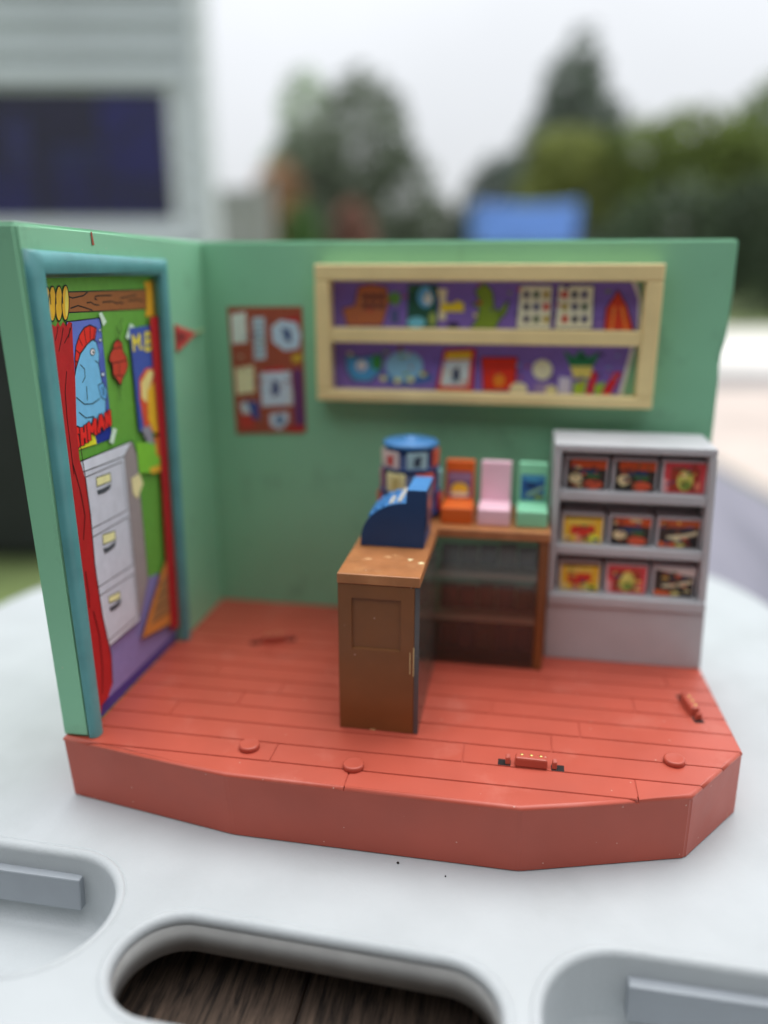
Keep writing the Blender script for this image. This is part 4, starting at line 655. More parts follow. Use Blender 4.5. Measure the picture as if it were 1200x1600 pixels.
tree('birch_tree', 'pale thin tree just right of the grey house', -2.5, 27, 7.2,
     [(0, 0, 5.6, .8, .8, 1.5), (-.6, 0, 4.0, .9, .8, 1.2), (.4, .2, 3.4, .9, .8, 1.2)], (150, 172, 132), 1500, .14, 5, .09, bark=(170, 165, 155))
tree('flowering_shrub', 'orange tinged shrub in front of the dark rounded tree', -2.75, 22, 3.8,
     [(0, 0, 2.9, .7, .6, .9), (-.4, 0, 2.0, .7, .6, .9)], (164, 126, 92), 1500, .12, 8, .06, cat='shrub')
tree('green_shrub', 'bright green shrub low in front of the dark rounded tree', -2.0, 20, 2.6,
     [(0, 0, 1.5, .5, .5, 1.2), (.2, 0, 1.0, .6, .5, .9)], (70, 106, 46), 1500, .11, 9, .06, cat='shrub')
tree('red_shrub', 'reddish brown shrub beside the bright green shrub', -.75, 20, 2.7,
     [(0, 0, 1.8, .5, .5, .9), (.1, 0, 1.1, .5, .5, .9)], (124, 82, 68), 1100, .11, 10, .06, cat='shrub')
tree('conifer_tree', 'tall pointed conifer rising above the right hand trees', 6.6, 30, 9.4,
     [(.1, 0, 8.0, .7, .7, 1.1), (-.1, 0, 7.2, 1.2, 1.2, 1.1), (.1, 0, 6.2, 1.7, 1.6, 1.1), (0, 0, 5.0, 2.2, 2.0, 1.4), (0, 0, 3.4, 2.6, 2.4, 1.7)], (100, 112, 98), 9000, .15, 11, .16)
tree('dark_evergreen', 'dark evergreen tree behind the blue cover', 3.6, 26, 4.6,
     [(0, 0, 3.0, 1.3, 1.2, 1.5), (.9, 0, 2.1, 1.3, 1.2, 1.7), (-.5, 0, 1.7, 1.1, 1.2, 1.4)], (80, 94, 82), 5000, .14, 12, .13)
tree('yellow_green_tree', 'yellow green leafy tree at the foot of the conifer', 4.9, 23, 4.9,
     [(0, 0, 3.9, 1.2, 1.0, .9), (1.1, 0, 3.2, 1.2, 1.0, 1.0), (-.5, 0, 2.9, .9, .9, 1.0)], (126, 134, 66), 3500, .13, 13, .11)
tree('garden_tree', 'large leafy tree with yellow green top right of the conifer', 7.9, 22, 5.2,
     [(0, 0, 4.2, 1.3, 1.1, .9), (-1.3, 0, 3.9, 1.1, 1.0, .9), (.9, 0, 3.7, 1.4, 1.1, 1.0), (0, 0, 2.4, 2.3, 1.2, 1.8)], (106, 122, 56), 6500, .14, 14, .15)
tree('hedge_tree', 'tall dense tree filling the right edge of the view', 10.9, 22.5, 5.9,
     [(-.2, 0, 4.9, 1.6, 1.2, 1.1), (1.2, 0, 4.2, 1.5, 1.2, 1.3), (-.4, 0, 2.8, 2.1, 1.3, 2.1)], (98, 118, 50), 6000, .14, 15, .15)
tree('laurel_shrub', 'dark green shrub beneath the large leafy tree', 7.0, 19.5, 2.7,
     [(0, 0, 1.6, 1.9, .8, 1.5), (1.9, 0, 1.7, 1.7, .8, 1.6), (-1.2, 0, 1.2, 1.2, .7, 1.1)], (66, 82, 58), 6000, .12, 16, .08, cat='shrub')
tree('box_shrub', 'very dark shrub beneath the tree at the right edge', 10.4, 19.8, 2.8,
     [(0, 0, 1.7, 1.7, .8, 1.7), (1.6, 0, 1.6, 1.3, .8, 1.5)], (60, 76, 52), 4500, .12, 17, .08, cat='shrub')

tree('low_hedge', 'low grey green hedge in the gap between the dark rounded tree and the evergreen', 1.5, 27, 3.3,
     [(0, 0, 1.9, 1.5, .8, 1.5), (-1.4, 0, 1.5, 1.2, .8, 1.3), (1.3, 0, 1.7, 1.2, .8, 1.3)], (122, 130, 112), 4500, .13, 18, .08, cat='hedge')
# house with lap siding and one wide window
HD = 7.0
hs = thing('house', 'grey lap sided house with a wide dark blue window', 'house', yard(-4, HD, GZ))
SIDE = mat('siding_paint', (180, 188, 191), .6, .03, 1.2, .01, 60); TRIM = mat('white_trim', (206, 212, 214), .55, .02, 2, .01, 60)
def hbox(u0, u1, d0, d1, z0, z1, mb, tilt=0):
    b = [yard(u0, d0-tilt, z0), yard(u1, d0-tilt, z0), yard(u1, d1, z0), yard(u0, d1, z0)]
    t = [yard(u0, d0, z1), yard(u1, d0, z1), yard(u1, d1, z1), yard(u0, d1, z1)]
    return mb.hull(b, t, 0)
def hpart(name, mt, boxes, parent, tilt=0):
    mb = MB()
    for q in boxes: hbox(*q, mb, tilt)
    o = mb.build(name, mt, None, 1); o.parent = parent
    if parent.parent is None: o.matrix_parent_inverse = Matrix.Translation(-parent.location)
    return o
UL, UR = -6.5, -1.52
hpart('wall', SIDE, [(UL, UR, HD+.03, HD+.2, GZ, 3.6)], hs)
zb = GZ; k = 0
while zb < 3.5:
    z1 = zb+.2
    if z1 < .62 or zb > 1.56: hpart('siding_board', SIDE, [(UL, UR, HD+.012, HD+.029, zb, z1)], hs, .085)
    else: hpart('siding_board', SIDE, [(-1.64, UR, HD+.012, HD+.029, zb, z1)], hs, .085)
    zb = z1+.003
hpart('corner_trim', TRIM, [(UR+.002, UR+.11, HD-.03, HD+.2, GZ, 3.6)], hs)
wi = hpart('window', TRIM, [(-4.3, -1.645, HD-.01, HD+.028, 1.585, 1.70), (-1.735, -1.645, HD-.01, HD+.028, .6, 1.58), (-4.3, -1.645, HD-.02, HD+.028, .48, .595)], hs)
wm = mat('dark_room', (14, 14, 34), .6, .4, 2.2, 0)
hpart('blind', wm, [(-4.2, -1.74, HD+.02, HD+.027, .6, 1.58)], wi)
for rgb_, bxs in (((22, 24, 156), (-2.3, -1.78, .9, 1.54)), ((26, 32, 136), (-2.75, -2.4, .62, 1.0)), ((26, 36, 120), (-2.35, -1.78, .62, .88)), ((80, 104, 140), (-2.72, -2.2, .98, 1.16)), ((36, 44, 150), (-3.6, -2.9, .62, 1.0)), ((140, 146, 170), (-3.08, -2.9, 1.0, 1.4)), ((50, 40, 54), (-2.72, -2.4, 1.2, 1.5))):
    hpart('curtain', mat('curtain_%d_%d_%d' % rgb_, rgb_, .7, .2, 4, 0), [(bxs[0], bxs[1], HD+.008+.001*(rgb_[0] % 7), HD+.016, bxs[2], bxs[3])], wi)
hpart('pane', glass('window_glass', (196, 198, 230)), [(-4.2, -1.738, HD+.0, HD+.004, .598, 1.582)], wi)
ro = hpart('roof', mat('roof_shingle', (90, 88, 88), .9, .1, 3, .03, 40), [(UL-.3, UR+.4, HD-.35, HD+4, 3.62, 3.8)], hs)
hpart('gutter', TRIM, [(UL-.3, UR+.4, HD-.45, HD-.36, 3.6, 3.74)], hs)

# pale fence right of the house
fe = thing('vinyl_fence', 'pale vinyl fence panel right of the grey house', 'fence', yard(-1.3, 10, GZ))
VIN = mat('white_vinyl', (186, 188, 186), .5, .02, 2, 0)
for i in range(4): hpart('board', VIN, [(-2.2+i*.19, -2.02+i*.19, 10, 10.03, GZ+.05, 1.15)], fe)
for u in (-2.32, -1.43): hpart('post', VIN, [(u, u+.1, 9.97, 10.07, GZ, 1.25)], fe)
hpart('rail', VIN, [(-2.22, -1.44, 9.965, 9.998, 1.0, 1.1)], fe)

# unseen timber shed, added to shade the faces that look towards the viewer
sd_ = thing('added_shade_shed', 'dark timber shed added out of view for shade', 'shed', yard(0, -1.5, GZ))
SHW = wood('shade_shed_boards', (52, 46, 42), (84, 74, 66), 6)
for i in range(18): hpart('board', SHW, [(-3.4+i*.38, -3.03+i*.38, -1.15, -1.12, GZ+.05, 1.5)], sd_)
hpart('wall', SHW, [(-3.45, 3.5, -1.18, -3.0, GZ, 1.5)], sd_)
hpart('roof', MATS['roof_shingle'], [(-3.6, 3.65, -1.05, -3.1, 1.52, 1.6)], sd_)

# blue covered swing frame under the trees
tp = thing('garden_canopy', 'small blue canopy on thin posts in front of the dark evergreen', 'canopy', yard(2.35, 14, GZ))
TARP = mat('blue_tarp', (92, 134, 206), .6, .05, 2, .03, 30)
mb = MB(); ring0 = []; ring1 = []
NX = 16
for i in range(NX+1):
    x = i/NX; sag = -.07*math.sin(math.pi*x); ring1.append((1.52+1.66*x, 1.33+sag))
poly = [(1.56, .66), (3.14, .66)] + [(u, z) for u, z in reversed(ring1)]
mb.hull([yard(u, 13.7, z) for u, z in poly], [yard(u, 15.2, z) for u, z in poly], .03)
o = mb.build('cover', TARP, None, 1); o.parent = tp; o.matrix_parent_inverse = Matrix.Translation(-tp.location)
for u in (1.5, 3.2):
    for d in (13.78, 15.1): hpart('post', mat('post_metal', (110, 110, 112), .5), [(u, u+.05, d, d+.05, GZ, .665)], tp)

# black bin on the lawn left of the table
bn = thing('rubbish_bin', 'black lidded bin standing on the lawn behind the table', 'bin', yard(-1.5, 2.75, GZ))
BLK = mat('black_bin_plastic', (34, 37, 40), .5, .1, 8)
def bring(s, z): return [yard(-1.5+a*s, 2.85+b*s*.9, z) for a, b in ((-.46, -.36), (.46, -.36), (.46, .36), (-.46, .36))]
mb = MB(); mb.hull(bring(.86, GZ+.03), bring(1, -.02), .02); o = mb.build('body', BLK, None, 1); o.parent = bn; o.matrix_parent_inverse = Matrix.Translation(-bn.location)
mb = MB(); mb.hull(bring(1.06, -.018), bring(1.0, .06), .02); o = mb.build('lid', BLK, None, 1); o.parent = bn; o.matrix_parent_inverse = Matrix.Translation(-bn.location)
for s_ in (-1, 1):
    mb = MB(); c0 = Vector(yard(-1.5+s_*.3, 3.05, GZ+.07)); ax = Vector((math.cos(YAW), math.sin(YAW), 0))
    mb.tube([c0-ax*.03, c0+ax*.03], .07, 14); o = mb.build('wheel', BLK, None, 1); o.parent = bn; o.matrix_parent_inverse = Matrix.Translation(-bn.location)

# ------------------------------------------------------------------ white plastic table top on a dark wooden table
TZ = -24.2
tb = thing('plastic_table_top', 'white plastic table top with a handle hole and two recessed trays', 'table top', (.07, -.06, TZ*MM))
def arc(cx, cy, r, a0, a1, n): return [(cx+r*math.cos(math.radians(a0+(a1-a0)*i/n)), cy+r*math.sin(math.radians(a0+(a1-a0)*i/n))) for i in range(n+1)]
outer = arc(-25, 8, 119, 180, 100, 14) + arc(172, 66, 119, 92, 0, 14) + arc(196, -170, 95, 0, -90, 10) + arc(-40, -170, 104, -90, -180, 10)
outer = outer[::-1]
def stadium(x0, x1, y0, y1, r, rot=0, n=12):
    p = arc(x1-r, y1-r, r, 0, 90, n)+arc(x0+r, y1-r, r, 90, 180, n)+arc(x0+r, y0+r, r, 180, 270, n)+arc(x1-r, y0+r, r, 270, 360, n)
    cx, cy = (x0+x1)/2, (y0+y1)/2; ca, sa = math.cos(math.radians(rot)), math.sin(math.radians(rot))
    return [(cx+(x-cx)*ca-(y-cy)*sa, cy+(x-cx)*sa+(y-cy)*ca) for x, y in p]
def offset(poly, d):
    out = []; n = len(poly)
    for i in range(n):
        a = Vector(poly[i-1]); b = Vector(poly[(i+1) % n]); t = (b-a)
        if t.length < 1e-6: out.append(poly[i]); continue
        t.normalize(); out.append((poly[i][0]+t.y*d, poly[i][1]-t.x*d))
    return out
def dedupe(p):
    o = []
    for q in p:
        if not o or math.hypot(q[0]-o[-1][0], q[1]-o[-1][1]) > .05: o.append(q)
    if math.hypot(o[0][0]-o[-1][0], o[0][1]-o[-1][1]) < .05: o.pop()
    return o
H_MID = dedupe(stadium(40.0, 145.2, -207.5, -174.9, 16.2, -2.2))
H_LEFT = dedupe(stadium(-75, 30, -199.5, -155.4, 22.0, -1))
H_RIGHT = dedupe(stadium(155.6, 262, -212, -166.2, 22.6, -1))
FIL = 2.5
def filletprof(r, n=6): return [(r*(1-math.sin(math.pi/2*i/n)), -r*(1-math.cos(math.pi/2*i/n))) for i in range(n+1)]   # (outward, dz)
b = bmesh.new(); edges = []
def loop(bm_, pts, z):
    v = [bm_.verts.new((x, y, z)) for x, y in pts]; return v
ringO = loop(b, dedupe(outer), TZ); holes = []
for H_ in (H_MID, H_LEFT, H_RIGHT):
    rings = [loop(b, offset(H_, FIL+1.3), TZ), loop(b, offset(H_, FIL+1.0), TZ-.4), loop(b, offset(H_, FIL+.7), TZ-.1), loop(b, offset(H_, FIL+.4), TZ+.15)]
    rings += [loop(b, offset(H_, o_), TZ+.3+dz) for o_, dz in filletprof(FIL)][0:]
    holes.append(rings)
def le(v): return [b.edges.new((v[i], v[(i+1) % len(v)])) for i in range(len(v))]
es = le(ringO)
for rg in holes: es += le(rg[0])
bmesh.ops.triangle_fill(b, use_beauty=True, edges=es)
def bridge(A_, B_):
    n = len(A_)
    for i in range(n):
        try: f = b.faces.new((A_[i], A_[(i+1) % n], B_[(i+1) % n], B_[i])); f.smooth = True
        except ValueError: pass
for rg in holes:
    for A_, B_ in zip(rg, rg[1:]): bridge(A_, B_)
# side walls of the through hole, trays with floors, outer lip
def deeper(ring, pts, zs_off):
    last = ring
    for off, z in zs_off:
        nv = loop(b, offset(pts, off), z); bridge(last, nv); last = nv
    return last
deeper(holes[0][-1], H_MID, [(.05, TZ-4.2), (3.2, TZ-4.3), (3.2, TZ-15)])
for rg, H_ in ((holes[1], H_LEFT), (holes[2], H_RIGHT)):
    last = deeper(rg[-1], H_, [(-.6, TZ-12), (-1.0, TZ-20), (-1.6, TZ-23), (-3.2, TZ-25.2), (-6, TZ-26)])
    cxm = sum(v.co.x for v in last)/len(last); cym = sum(v.co.y for v in last)/len(last); ce = [b.verts.new((cxm+dx, cym, TZ-26.0)) for dx in (-28, 0, 28)]
    near = lambda v: min(range(3), key=lambda k: abs(ce[k].co.x-v.co.x))
    for i in range(len(last)):
        v_, w_ = last[i], last[(i+1) % len(last)]; k1, k2 = near(v_), near(w_)
        ring_ = [v_, w_] + ([ce[k2]] if k1 == k2 else [ce[k] for k in (range(k2, k1+1) if k1 > k2 else range(k2, k1-1, -1))])
        b.faces.new(ring_)
last = ringO
for off, z in ((.8, TZ-.3), (2.2, TZ-1.6), (2.8, TZ-4), (2.8, TZ-26), (1, TZ-27)):
    nv = loop(b, offset(dedupe(outer), -off*-1), z); bridge(last, nv); last = nv
bmesh.ops.recalc_face_normals(b, faces=b.faces)
mbt = MB(); mbt.bm.free(); mbt.bm = b; child(tb, mbt, 'top', WHITE)
mb = MB(); bb_ = bmesh.new(); ra = loop(bb_, offset(H_MID, -.08), TZ-3.2); rb = loop(bb_, offset(H_MID, -.2), TZ-12.5); rc = loop(bb_, offset(H_MID, 2.8), TZ-12.5); rd = loop(bb_, offset(H_MID, -.03), TZ-3.2)
for A_, B_ in ((ra, rb), (rb, rc), (rc, rd), (rd, ra)):
    for i in range(len(A_)): f = bb_.faces.new((A_[i], A_[(i+1) % len(A_)], B_[(i+1) % len(A_)], B_[i])); f.smooth = True
bmesh.ops.recalc_face_normals(bb_, faces=bb_.faces); mb.bm.free(); mb.bm = bb_; child(tb, mb, 'hole_wall_reflection', mat('wood_reflection_grey', (150, 150, 148), .34, .08, 60, .02, 500))  # inner wall of the hole; the dark wood's reflection is put into its grey
for (x0, x1, y, sl) in ((-70, 9.8, -155.9, -.03), (179.5, 250, -166.9, -.03)):
    mb = MB(); mb.hull([(x0, y-3.6, TZ-18.5), (x1, y-3.6+sl*8, TZ-18.5), (x1, y+2, TZ-18.5), (x0, y+2, TZ-18.5)], [(x0, y-2.6, TZ-7.2), (x1, y-2.6+sl*8, TZ-7.2), (x1, y+2, TZ-7.2), (x0, y+2, TZ-7.2)], .5)
    child(tb, mb, 'tray_insert', SLABG)
wt = thing('wooden_table', 'dark grained wooden table seen through the handle hole', 'table', (.07, -.05, GZ))
DW = wood('dark_wood', (34, 26, 21), (112, 92, 77), 420, (1, .09, 1), .75)
for i in range(6):
    mb = MB(); mb.box(-95+i*60.4, -95+i*60.4+60, -225, 60, TZ-58, TZ-30, 1); child(wt, mb, 'plank', DW)
for x in (-80, 230):
    for y in (-200, 30):
        mb = MB(); mb.box(x, x+30, y, y+24, GZ*1000+4, TZ-58.2, 1); child(wt, mb, 'leg', DW)
for x in (-50, 200):
    mb = MB(); mb.box(x, x+14, -150, 20, TZ-29.95, TZ-26.6, .5); child(tb, mb, 'foot', WHITE)

# ------------------------------------------------------------------ toy shop play set
ps = thing('toy_playset', 'toy shop room with red plank floor and two green walls', 'toy', (.1, -.06, TZ*MM))
BASE = [(-10.6, -128.0), (53.5, -139.0), (148.5, -140.0), (201.2, -124.8), (223.0, -96.6), (221.2, -37.0), (224.4, 10.2), (-10.6, 10.2)]
def clip(poly, a, b_):
    out = []
    def side(p): return (b_[0]-a[0])*(p[1]-a[1])-(b_[1]-a[1])*(p[0]-a[0])
    for i in range(len(poly)):
        p, q = poly[i-1], poly[i]; sp, sq = side(p), side(q)
        if (sp >= 0) != (sq >= 0):
            t = sp/(sp-sq); out.append((p[0]+t*(q[0]-p[0]), p[1]+t*(q[1]-p[1])))
        if sq >= 0: out.append(q)
    return out
def cliprect(poly, x0, x1, y0, y1):
    for a, b_ in (((x0, y0), (x1, y0)), ((x1, y0), (x1, y1)), ((x1, y1), (x0, y1)), ((x0, y1), (x0, y0))):
        if poly: poly = clip(poly, a, b_)
    return poly
FT = 1.4                                                             # plank thickness
mb = MB()
bt = [(x+(.9 if x < 0 else 1.4 if x < 60 else .4 if x < 150 else .3), y+(.9 if y < -100 else 0)) for x, y in BASE]
mb.hull([(x, y, TZ+.4) for x, y in bt], [(x, y, -FT) for x, y in BASE], 0)
bm_ = mb.bm; bmesh.ops.bevel(bm_, geom=[e for e in bm_.edges if abs(e.verts[0].co.z-e.verts[1].co.z) > 5], offset=.7, segments=3, affect='EDGES')
fl = child(ps, mb, 'base', REDS)
mb = MB(); fo = [(x+(7 if x < 100 else -7), y+(7 if y < -30 else -5)) for x, y in BASE]
mb.hull([(x, y, TZ+.03) for x, y in fo], [(x, y, TZ+.8) for x, y in fo], 0); child(fl, mb, 'foot_rim', REDS)
mb = MB(); ins = [(x+(1.6 if x < 100 else -1.6), y+(1.6 if y < -30 else -.3)) for x, y in BASE]
mb.hull([(x, y, -FT-.3) for x, y in ins], [(x, y, -.42) for x, y in ins], 0); child(fl, mb, 'subfloor', RED)
YL = [-142, -129.7, -119.0, -108.0, -97.2, -86.7, -76.5, -66.0, -55.4, -44.8, -34.2, -23.6, -13.0, -2.4, 10.3]
JO = {0: [93.1], 1: [65.6, 184.4], 2: [129.0], 3: [20, 158.6], 4: [42.4, 168.8], 5: [55.4, 137.3], 6: [25, 90, 190], 7: [70, 158.4], 8: [40, 130, 205], 9: [75, 170], 10: [30, 120, 185], 11: [60, 150], 12: [95, 200], 13: [110]}
GAP = .17
CXB = sum(p[0] for p in BASE)/len(BASE)
# slots in the planks for the connector clips: (x0, x1, y0, y1)
SLOTS = [(140.4, 145.0, -118.6, -114.9), (157.9, 162.3, -119.0, -115.2)]
for i in range(len(YL)-1):
    xs = [-20]+JO.get(i, [])+[240]
    for xa, xb in zip(xs, xs[1:]):
        pl = cliprect(BASE, xa+GAP, xb-GAP, YL[i]+GAP, YL[i+1]-GAP)
        if len(pl) < 3: continue
        n = len(pl)
        bmq = bmesh.new(); v0 = [bmq.verts.new((x, y, -FT+.002)) for x, y in pl]; v1 = [bmq.verts.new((x, y, 0)) for x, y in pl]
        bmq.faces.new(v0[::-1]); bmq.faces.new(v1)
        outerE, innerE = [], []
        def onb(p, q):
            for k in range(len(BASE)):
                A_, B_ = Vector(BASE[k]), Vector(BASE[(k+1) % len(BASE)]); d = (B_-A_).normalized()
                if all(abs((Vector(w)-A_).x*d.y-(Vector(w)-A_).y*d.x) < .01 for w in (p, q)): return True
            return False
        for k in range(n):
            bmq.faces.new((v0[k], v0[(k+1) % n], v1[(k+1) % n], v1[k]))
        bmesh.ops.recalc_face_normals(bmq, faces=bmq.faces)
        for k in range(n):
            e = bmq.edges.get((v1[k], v1[(k+1) % n]))
            (outerE if onb(pl[k], pl[(k+1) % n]) else innerE).append(e)
        if outerE: 
            r_ = bmesh.ops.bevel(bmq, geom=outerE, offset=1.15, segments=4, affect='EDGES', profile=.5)
            for f in r_['faces']: f.smooth = True
        sel = [e for e in bmq.edges if all(abs(v.co.z) < 1e-4 for v in e.verts) and len(e.link_faces) == 2 and min(f.normal.z for f in e.link_faces) < .3 and any(f.normal.z > .9 for f in e.link_faces)]
        if sel: bmesh.ops.bevel(bmq, geom=sel, offset=.2, segments=2, affect='EDGES')
        q = MB(); q.bm.free(); q.bm = bmq; child(fl, q, 'plank', RED)
# slots and connector clips
def clipset(cx, cy, ang, length=21.6):
    ca, sa = math.cos(math.radians(ang)), math.sin(math.radians(ang))
    def T(x, y, z): return (cx+x*ca-y*sa, cy+x*sa+y*ca, z)
    def bx(x0, x1, y0, y1, z0, z1, bev, tx=0):
        q = MB(); q.hull([T(x0, y0, z0), T(x1, y0, z0), T(x1, y1, z0), T(x0, y1, z0)], [T(x0+tx, y0+tx, z1), T(x1-tx, y0+tx, z1), T(x1-tx, y1-tx, z1), T(x0+tx, y1-tx, z1)], bev); return q
    h = length/2
    s = child(ps, bx(-h, h, -1.9, 1.9, -.6, .03, 0), 'connector_slot', RED)
    for a, b_ in ((-h, -h+4.2), (h-4.2, h)): child(s, bx(a, b_, -1.75, 1.75, .02, .06, 0), 'slot_shade_sheet', DARKSLOT)  # flat dark sheets stand in for the shaded depth of the slot
    c_ = child(ps, bx(-5.4, 5.4, -1.9, 1.7, .04, 3.4, .55, .25), 'connector_clip', RED)
    for x in (-3.1, 0, 3.1):
        q = MB(); p0 = T(x, .55, 3.3); q.lathe(p0[0], p0[1], [(.62, 3.3), (.62, 3.46), (.4, 3.62), (.05, 3.66)], 12); child(c_, q, 'pin', GOLD)
    for sx in (-1, 1):
        q = MB(); x = sx*7.6
        q.hull([T(x-.8, -1.2, .05), T(x+.8, -1.2, .05), T(x+.8, 1.2, .05), T(x-.8, 1.2, .05)], [T(x-.7+sx*.1, -.7, 2.3), T(x+.7+sx*.1, -.7, 2.6), T(x+.7, 1.2, 3.0), T(x-.7, 1.2, 2.8)], .3)
        child(ps, q, 'latch_tab', RED)
clipset(151.6, -117.1, -1)
clipset(210.6, -70.5, -80, 20)
clipset(39.5, -42.3, 22, 20)
for x, y in ((56.4, -123.4), (93.9, -128.2), (198.7, -107.2)):
    q = MB(); q.lathe(x, y, [(3.5, -.3), (3.5, 1.2), (3.35, 1.6), (3.0, 1.8), (2.6, 1.74), (.05, 1.74)], 32); child(ps, q, 'floor_peg', RED)
# walls
U0 = [(-127.2, .02), (-121.2, .02), (-123.6, 155.6), (-44.6, 155.6), (-48.6, .02), (10, .02), (10, 170), (-134.4, 170)]
lw = MB(); lw.prism(U0, 'x', -10.8, -.2, 0)
bmesh.ops.bevel(lw.bm, geom=[e for e in lw.bm.edges if (min(v.co.y for v in e.verts) < -126 and max(v.co.y for v in e.verts) < -126) or min(v.co.z for v in e.verts) > 160], offset=1.1, segments=3, affect='EDGES')
left_wall = child(ps, lw, 'left_wall', GREEN)
mb = MB()
prof = [(-.15, .02), (223.6, .02), (223.6, 60), (223.2, 112), (222.7, 120), (223.0, 125), (224.1, 131), (224.6, 150), (224.4, 168.6), (223.2, 169.8), (-.15, 170.0)]
mb.prism(prof, 'y', 0, 10, 0)
bmesh.ops.bevel(mb.bm, geom=[e for e in mb.bm.edges if all(v.co.y < .01 for v in e.verts) and (max(v.co.x for v in e.verts) > 200) and max(v.co.z for v in e.verts) > 50], offset=.9, segments=3, affect='EDGES')
child(ps, mb, 'back_wall', GREEN)
q = MB(); q.hull([(.0, -93.6, 165), (.0, -92.2, 165), (.0, -93.0, 169.2), (.0, -93.8, 169.2)], [(.05, -93.6, 165), (.05, -92.2, 165), (.05, -93.0, 169.2), (.05, -93.8, 169.2)], 0); child(left_wall, q, 'scratch', ink((150, 70, 50)))
# door frame: half round moulding swept round three sides
def mould(pts, w, h):
    """pts: (y,z) centre line, section half round of width w, rising h from x=0"""
    wl = w if isinstance(w, list) else [w]*len(pts); P2, W2 = [pts[0]], [wl[0]]
    for (a_, wa), (c2, wb) in zip(zip(pts, wl), list(zip(pts, wl))[1:]):
        for t_ in (.03, .97): P2.append((a_[0]+(c2[0]-a_[0])*t_, a_[1]+(c2[1]-a_[1])*t_)); W2.append(wa+(wb-wa)*t_)
        P2.append(c2); W2.append(wb)
    pts, w = P2, W2
    b = bmesh.new(); S_ = 10; rings = []
    for i, (py, pz) in enumerate(pts):
        def nrm(a, c_):
            dy, dz = c_[0]-a[0], c_[1]-a[1]; l = math.hypot(dy, dz); return Vector((-dz/l, dy/l))
        ns = []
        if i > 0: ns.append(nrm(pts[i-1], pts[i]))
        if i < len(pts)-1: ns.append(nrm(pts[i], pts[i+1]))
        n_ = sum(ns, Vector((0, 0))); n_ = n_/n_.length; sc = 1/max(.5, n_.dot(ns[0])); wi_ = w[i] if isinstance(w, list) else w
        ring = []
        for k in range(S_+1):
            a = math.pi*k/S_; o_ = -math.cos(a)*wi_/2*sc; x = -.6+(h+.6)*math.sin(a)**.6
            ring.append(b.verts.new((x, py+n_.x*o_, pz+n_.y*o_)))
        rings.append(ring)
    for A_, B_ in zip(rings, rings[1:]):
        for k in range(S_): f = b.faces.new((A_[k], A_[k+1], B_[k+1], B_[k])); f.smooth = True
    bmesh.ops.recalc_face_normals(b, faces=b.faces); q = MB(); q.bm.free(); q.bm = b; return q
child(ps, mould([(-124.6, .2), (-128.4, 158.6), (-43.0, 158.6), (-46.6, .3)], [5.8, 8.2, 6.4, 5.2], 2.4), 'door_frame', TEAL)
q = MB(); q.prism([(-121.15, .03), (-48.65, .03), (-44.65, 155.55), (-123.55, 155.55)], 'x', -8.5, -3.05, 0); dp = child(ps, q, 'door_picture', ink((92, 158, 52)))
prints(ART['door'], dp, lambda u, v: (-3.04, u, v), (1, 0, 0), clampf=lambda u, v: (min(-48.7+4.0*max(0, v)/155.6, max(-121.1-2.4*v/155.6, u)), min(155.5, max(.35, v))))

# pennant moulded on the left wall
pn = thing('pennant', 'small red triangular pennant on the green wall by the door', 'pennant', (0, -.02, .13))
q = MB(); q.hull([(0.0, -34.4, 124.5), (0.0, -34.2, 136.3), (.0, -12.0, 131.2)], [(.9, -34.2, 125), (.9, -34.0, 135.8), (.9, -13.5, 131.2)], .2); fl2 = child(pn, q, 'flag', ink((190, 70, 66)))
q = MB(); q.hull([(.95, -33.2, 128), (.95, -33.1, 133.4), (.95, -24.0, 131)], [(1.05, -33.2, 128), (1.05, -33.1, 133.4), (1.05, -24.0, 131)], 0); child(pn, q, 'emblem', ink((120, 40, 44)))
q = MB(); q.tube([(.5, -13, 131.2), (.5, -5, 132.3)], .5, 8); child(pn, q, 'tip', ink((150, 160, 110)))

# notice board
nb_ = thing('notice_board', 'red brown notice board print with pinned papers on the back wall', 'notice board', (.028, -.0, .113))
q = MB(); q.hull([(10.6, -.35, 142), (45.2, -.35, 142.4), (45.6, -.35, 86.8), (12.2, -.35, 84.6)], [(10.6, -.02, 142), (45.2, -.02, 142.4), (45.6, -.02, 86.8), (12.2, -.02, 84.6)], 0)
bd = child(nb_, q, 'board', ink((150, 74, 54)))
prints(ART['board'], bd, lambda u, v: (u, -.36, v), (0, -1, 0))

# wall shelf
sh = thing('wall_shelf', 'cream two level wall shelf with toys printed on purple backing', 'shelf', (.125, -.0, .131))
for nm, a in (('frame_rail', (53.2, 196.3, 153.4, 160.2)), ('frame_rail', (53.2, 196.3, 102.4, 107.0)), ('shelf_board', (59.6, 189.4, 127.8, 133.8)), ('frame_stile', (53.2, 59.4, 107.1, 153.3)), ('frame_stile', (189.6, 196.3, 107.1, 153.3))):
    q = MB(); q.box(a[0], a[1], -8.6 if nm != 'shelf_board' else -8.2, -.02, a[2], a[3], .7 if nm != 'shelf_board' else .5, seg=3); child(sh, q, nm, CREAM)
q = MB(); q.hull([(59.4, -.35, 107.1), (184.2, -.35, 107.1), (189.0, -.35, 127.6), (59.4, -.35, 127.6)], [(59.4, -.1, 107.1), (184.2, -.1, 107.1), (189.0, -.1, 127.6), (59.4, -.1, 127.6)], 0); p1 = child(sh, q, 'lower_picture', ink((120, 98, 182)))
q = MB(); q.hull([(59.4, -.35, 134), (188.2, -.35, 134), (188.2, -.35, 147), (184.8, -.35, 153.2), (59.4, -.35, 153.2)], [(59.4, -.1, 134), (188.2, -.1, 134), (188.2, -.1, 147), (184.8, -.1, 153.2), (59.4, -.1, 153.2)], 0); p2 = child(sh, q, 'upper_picture', ink((120, 98, 182)))
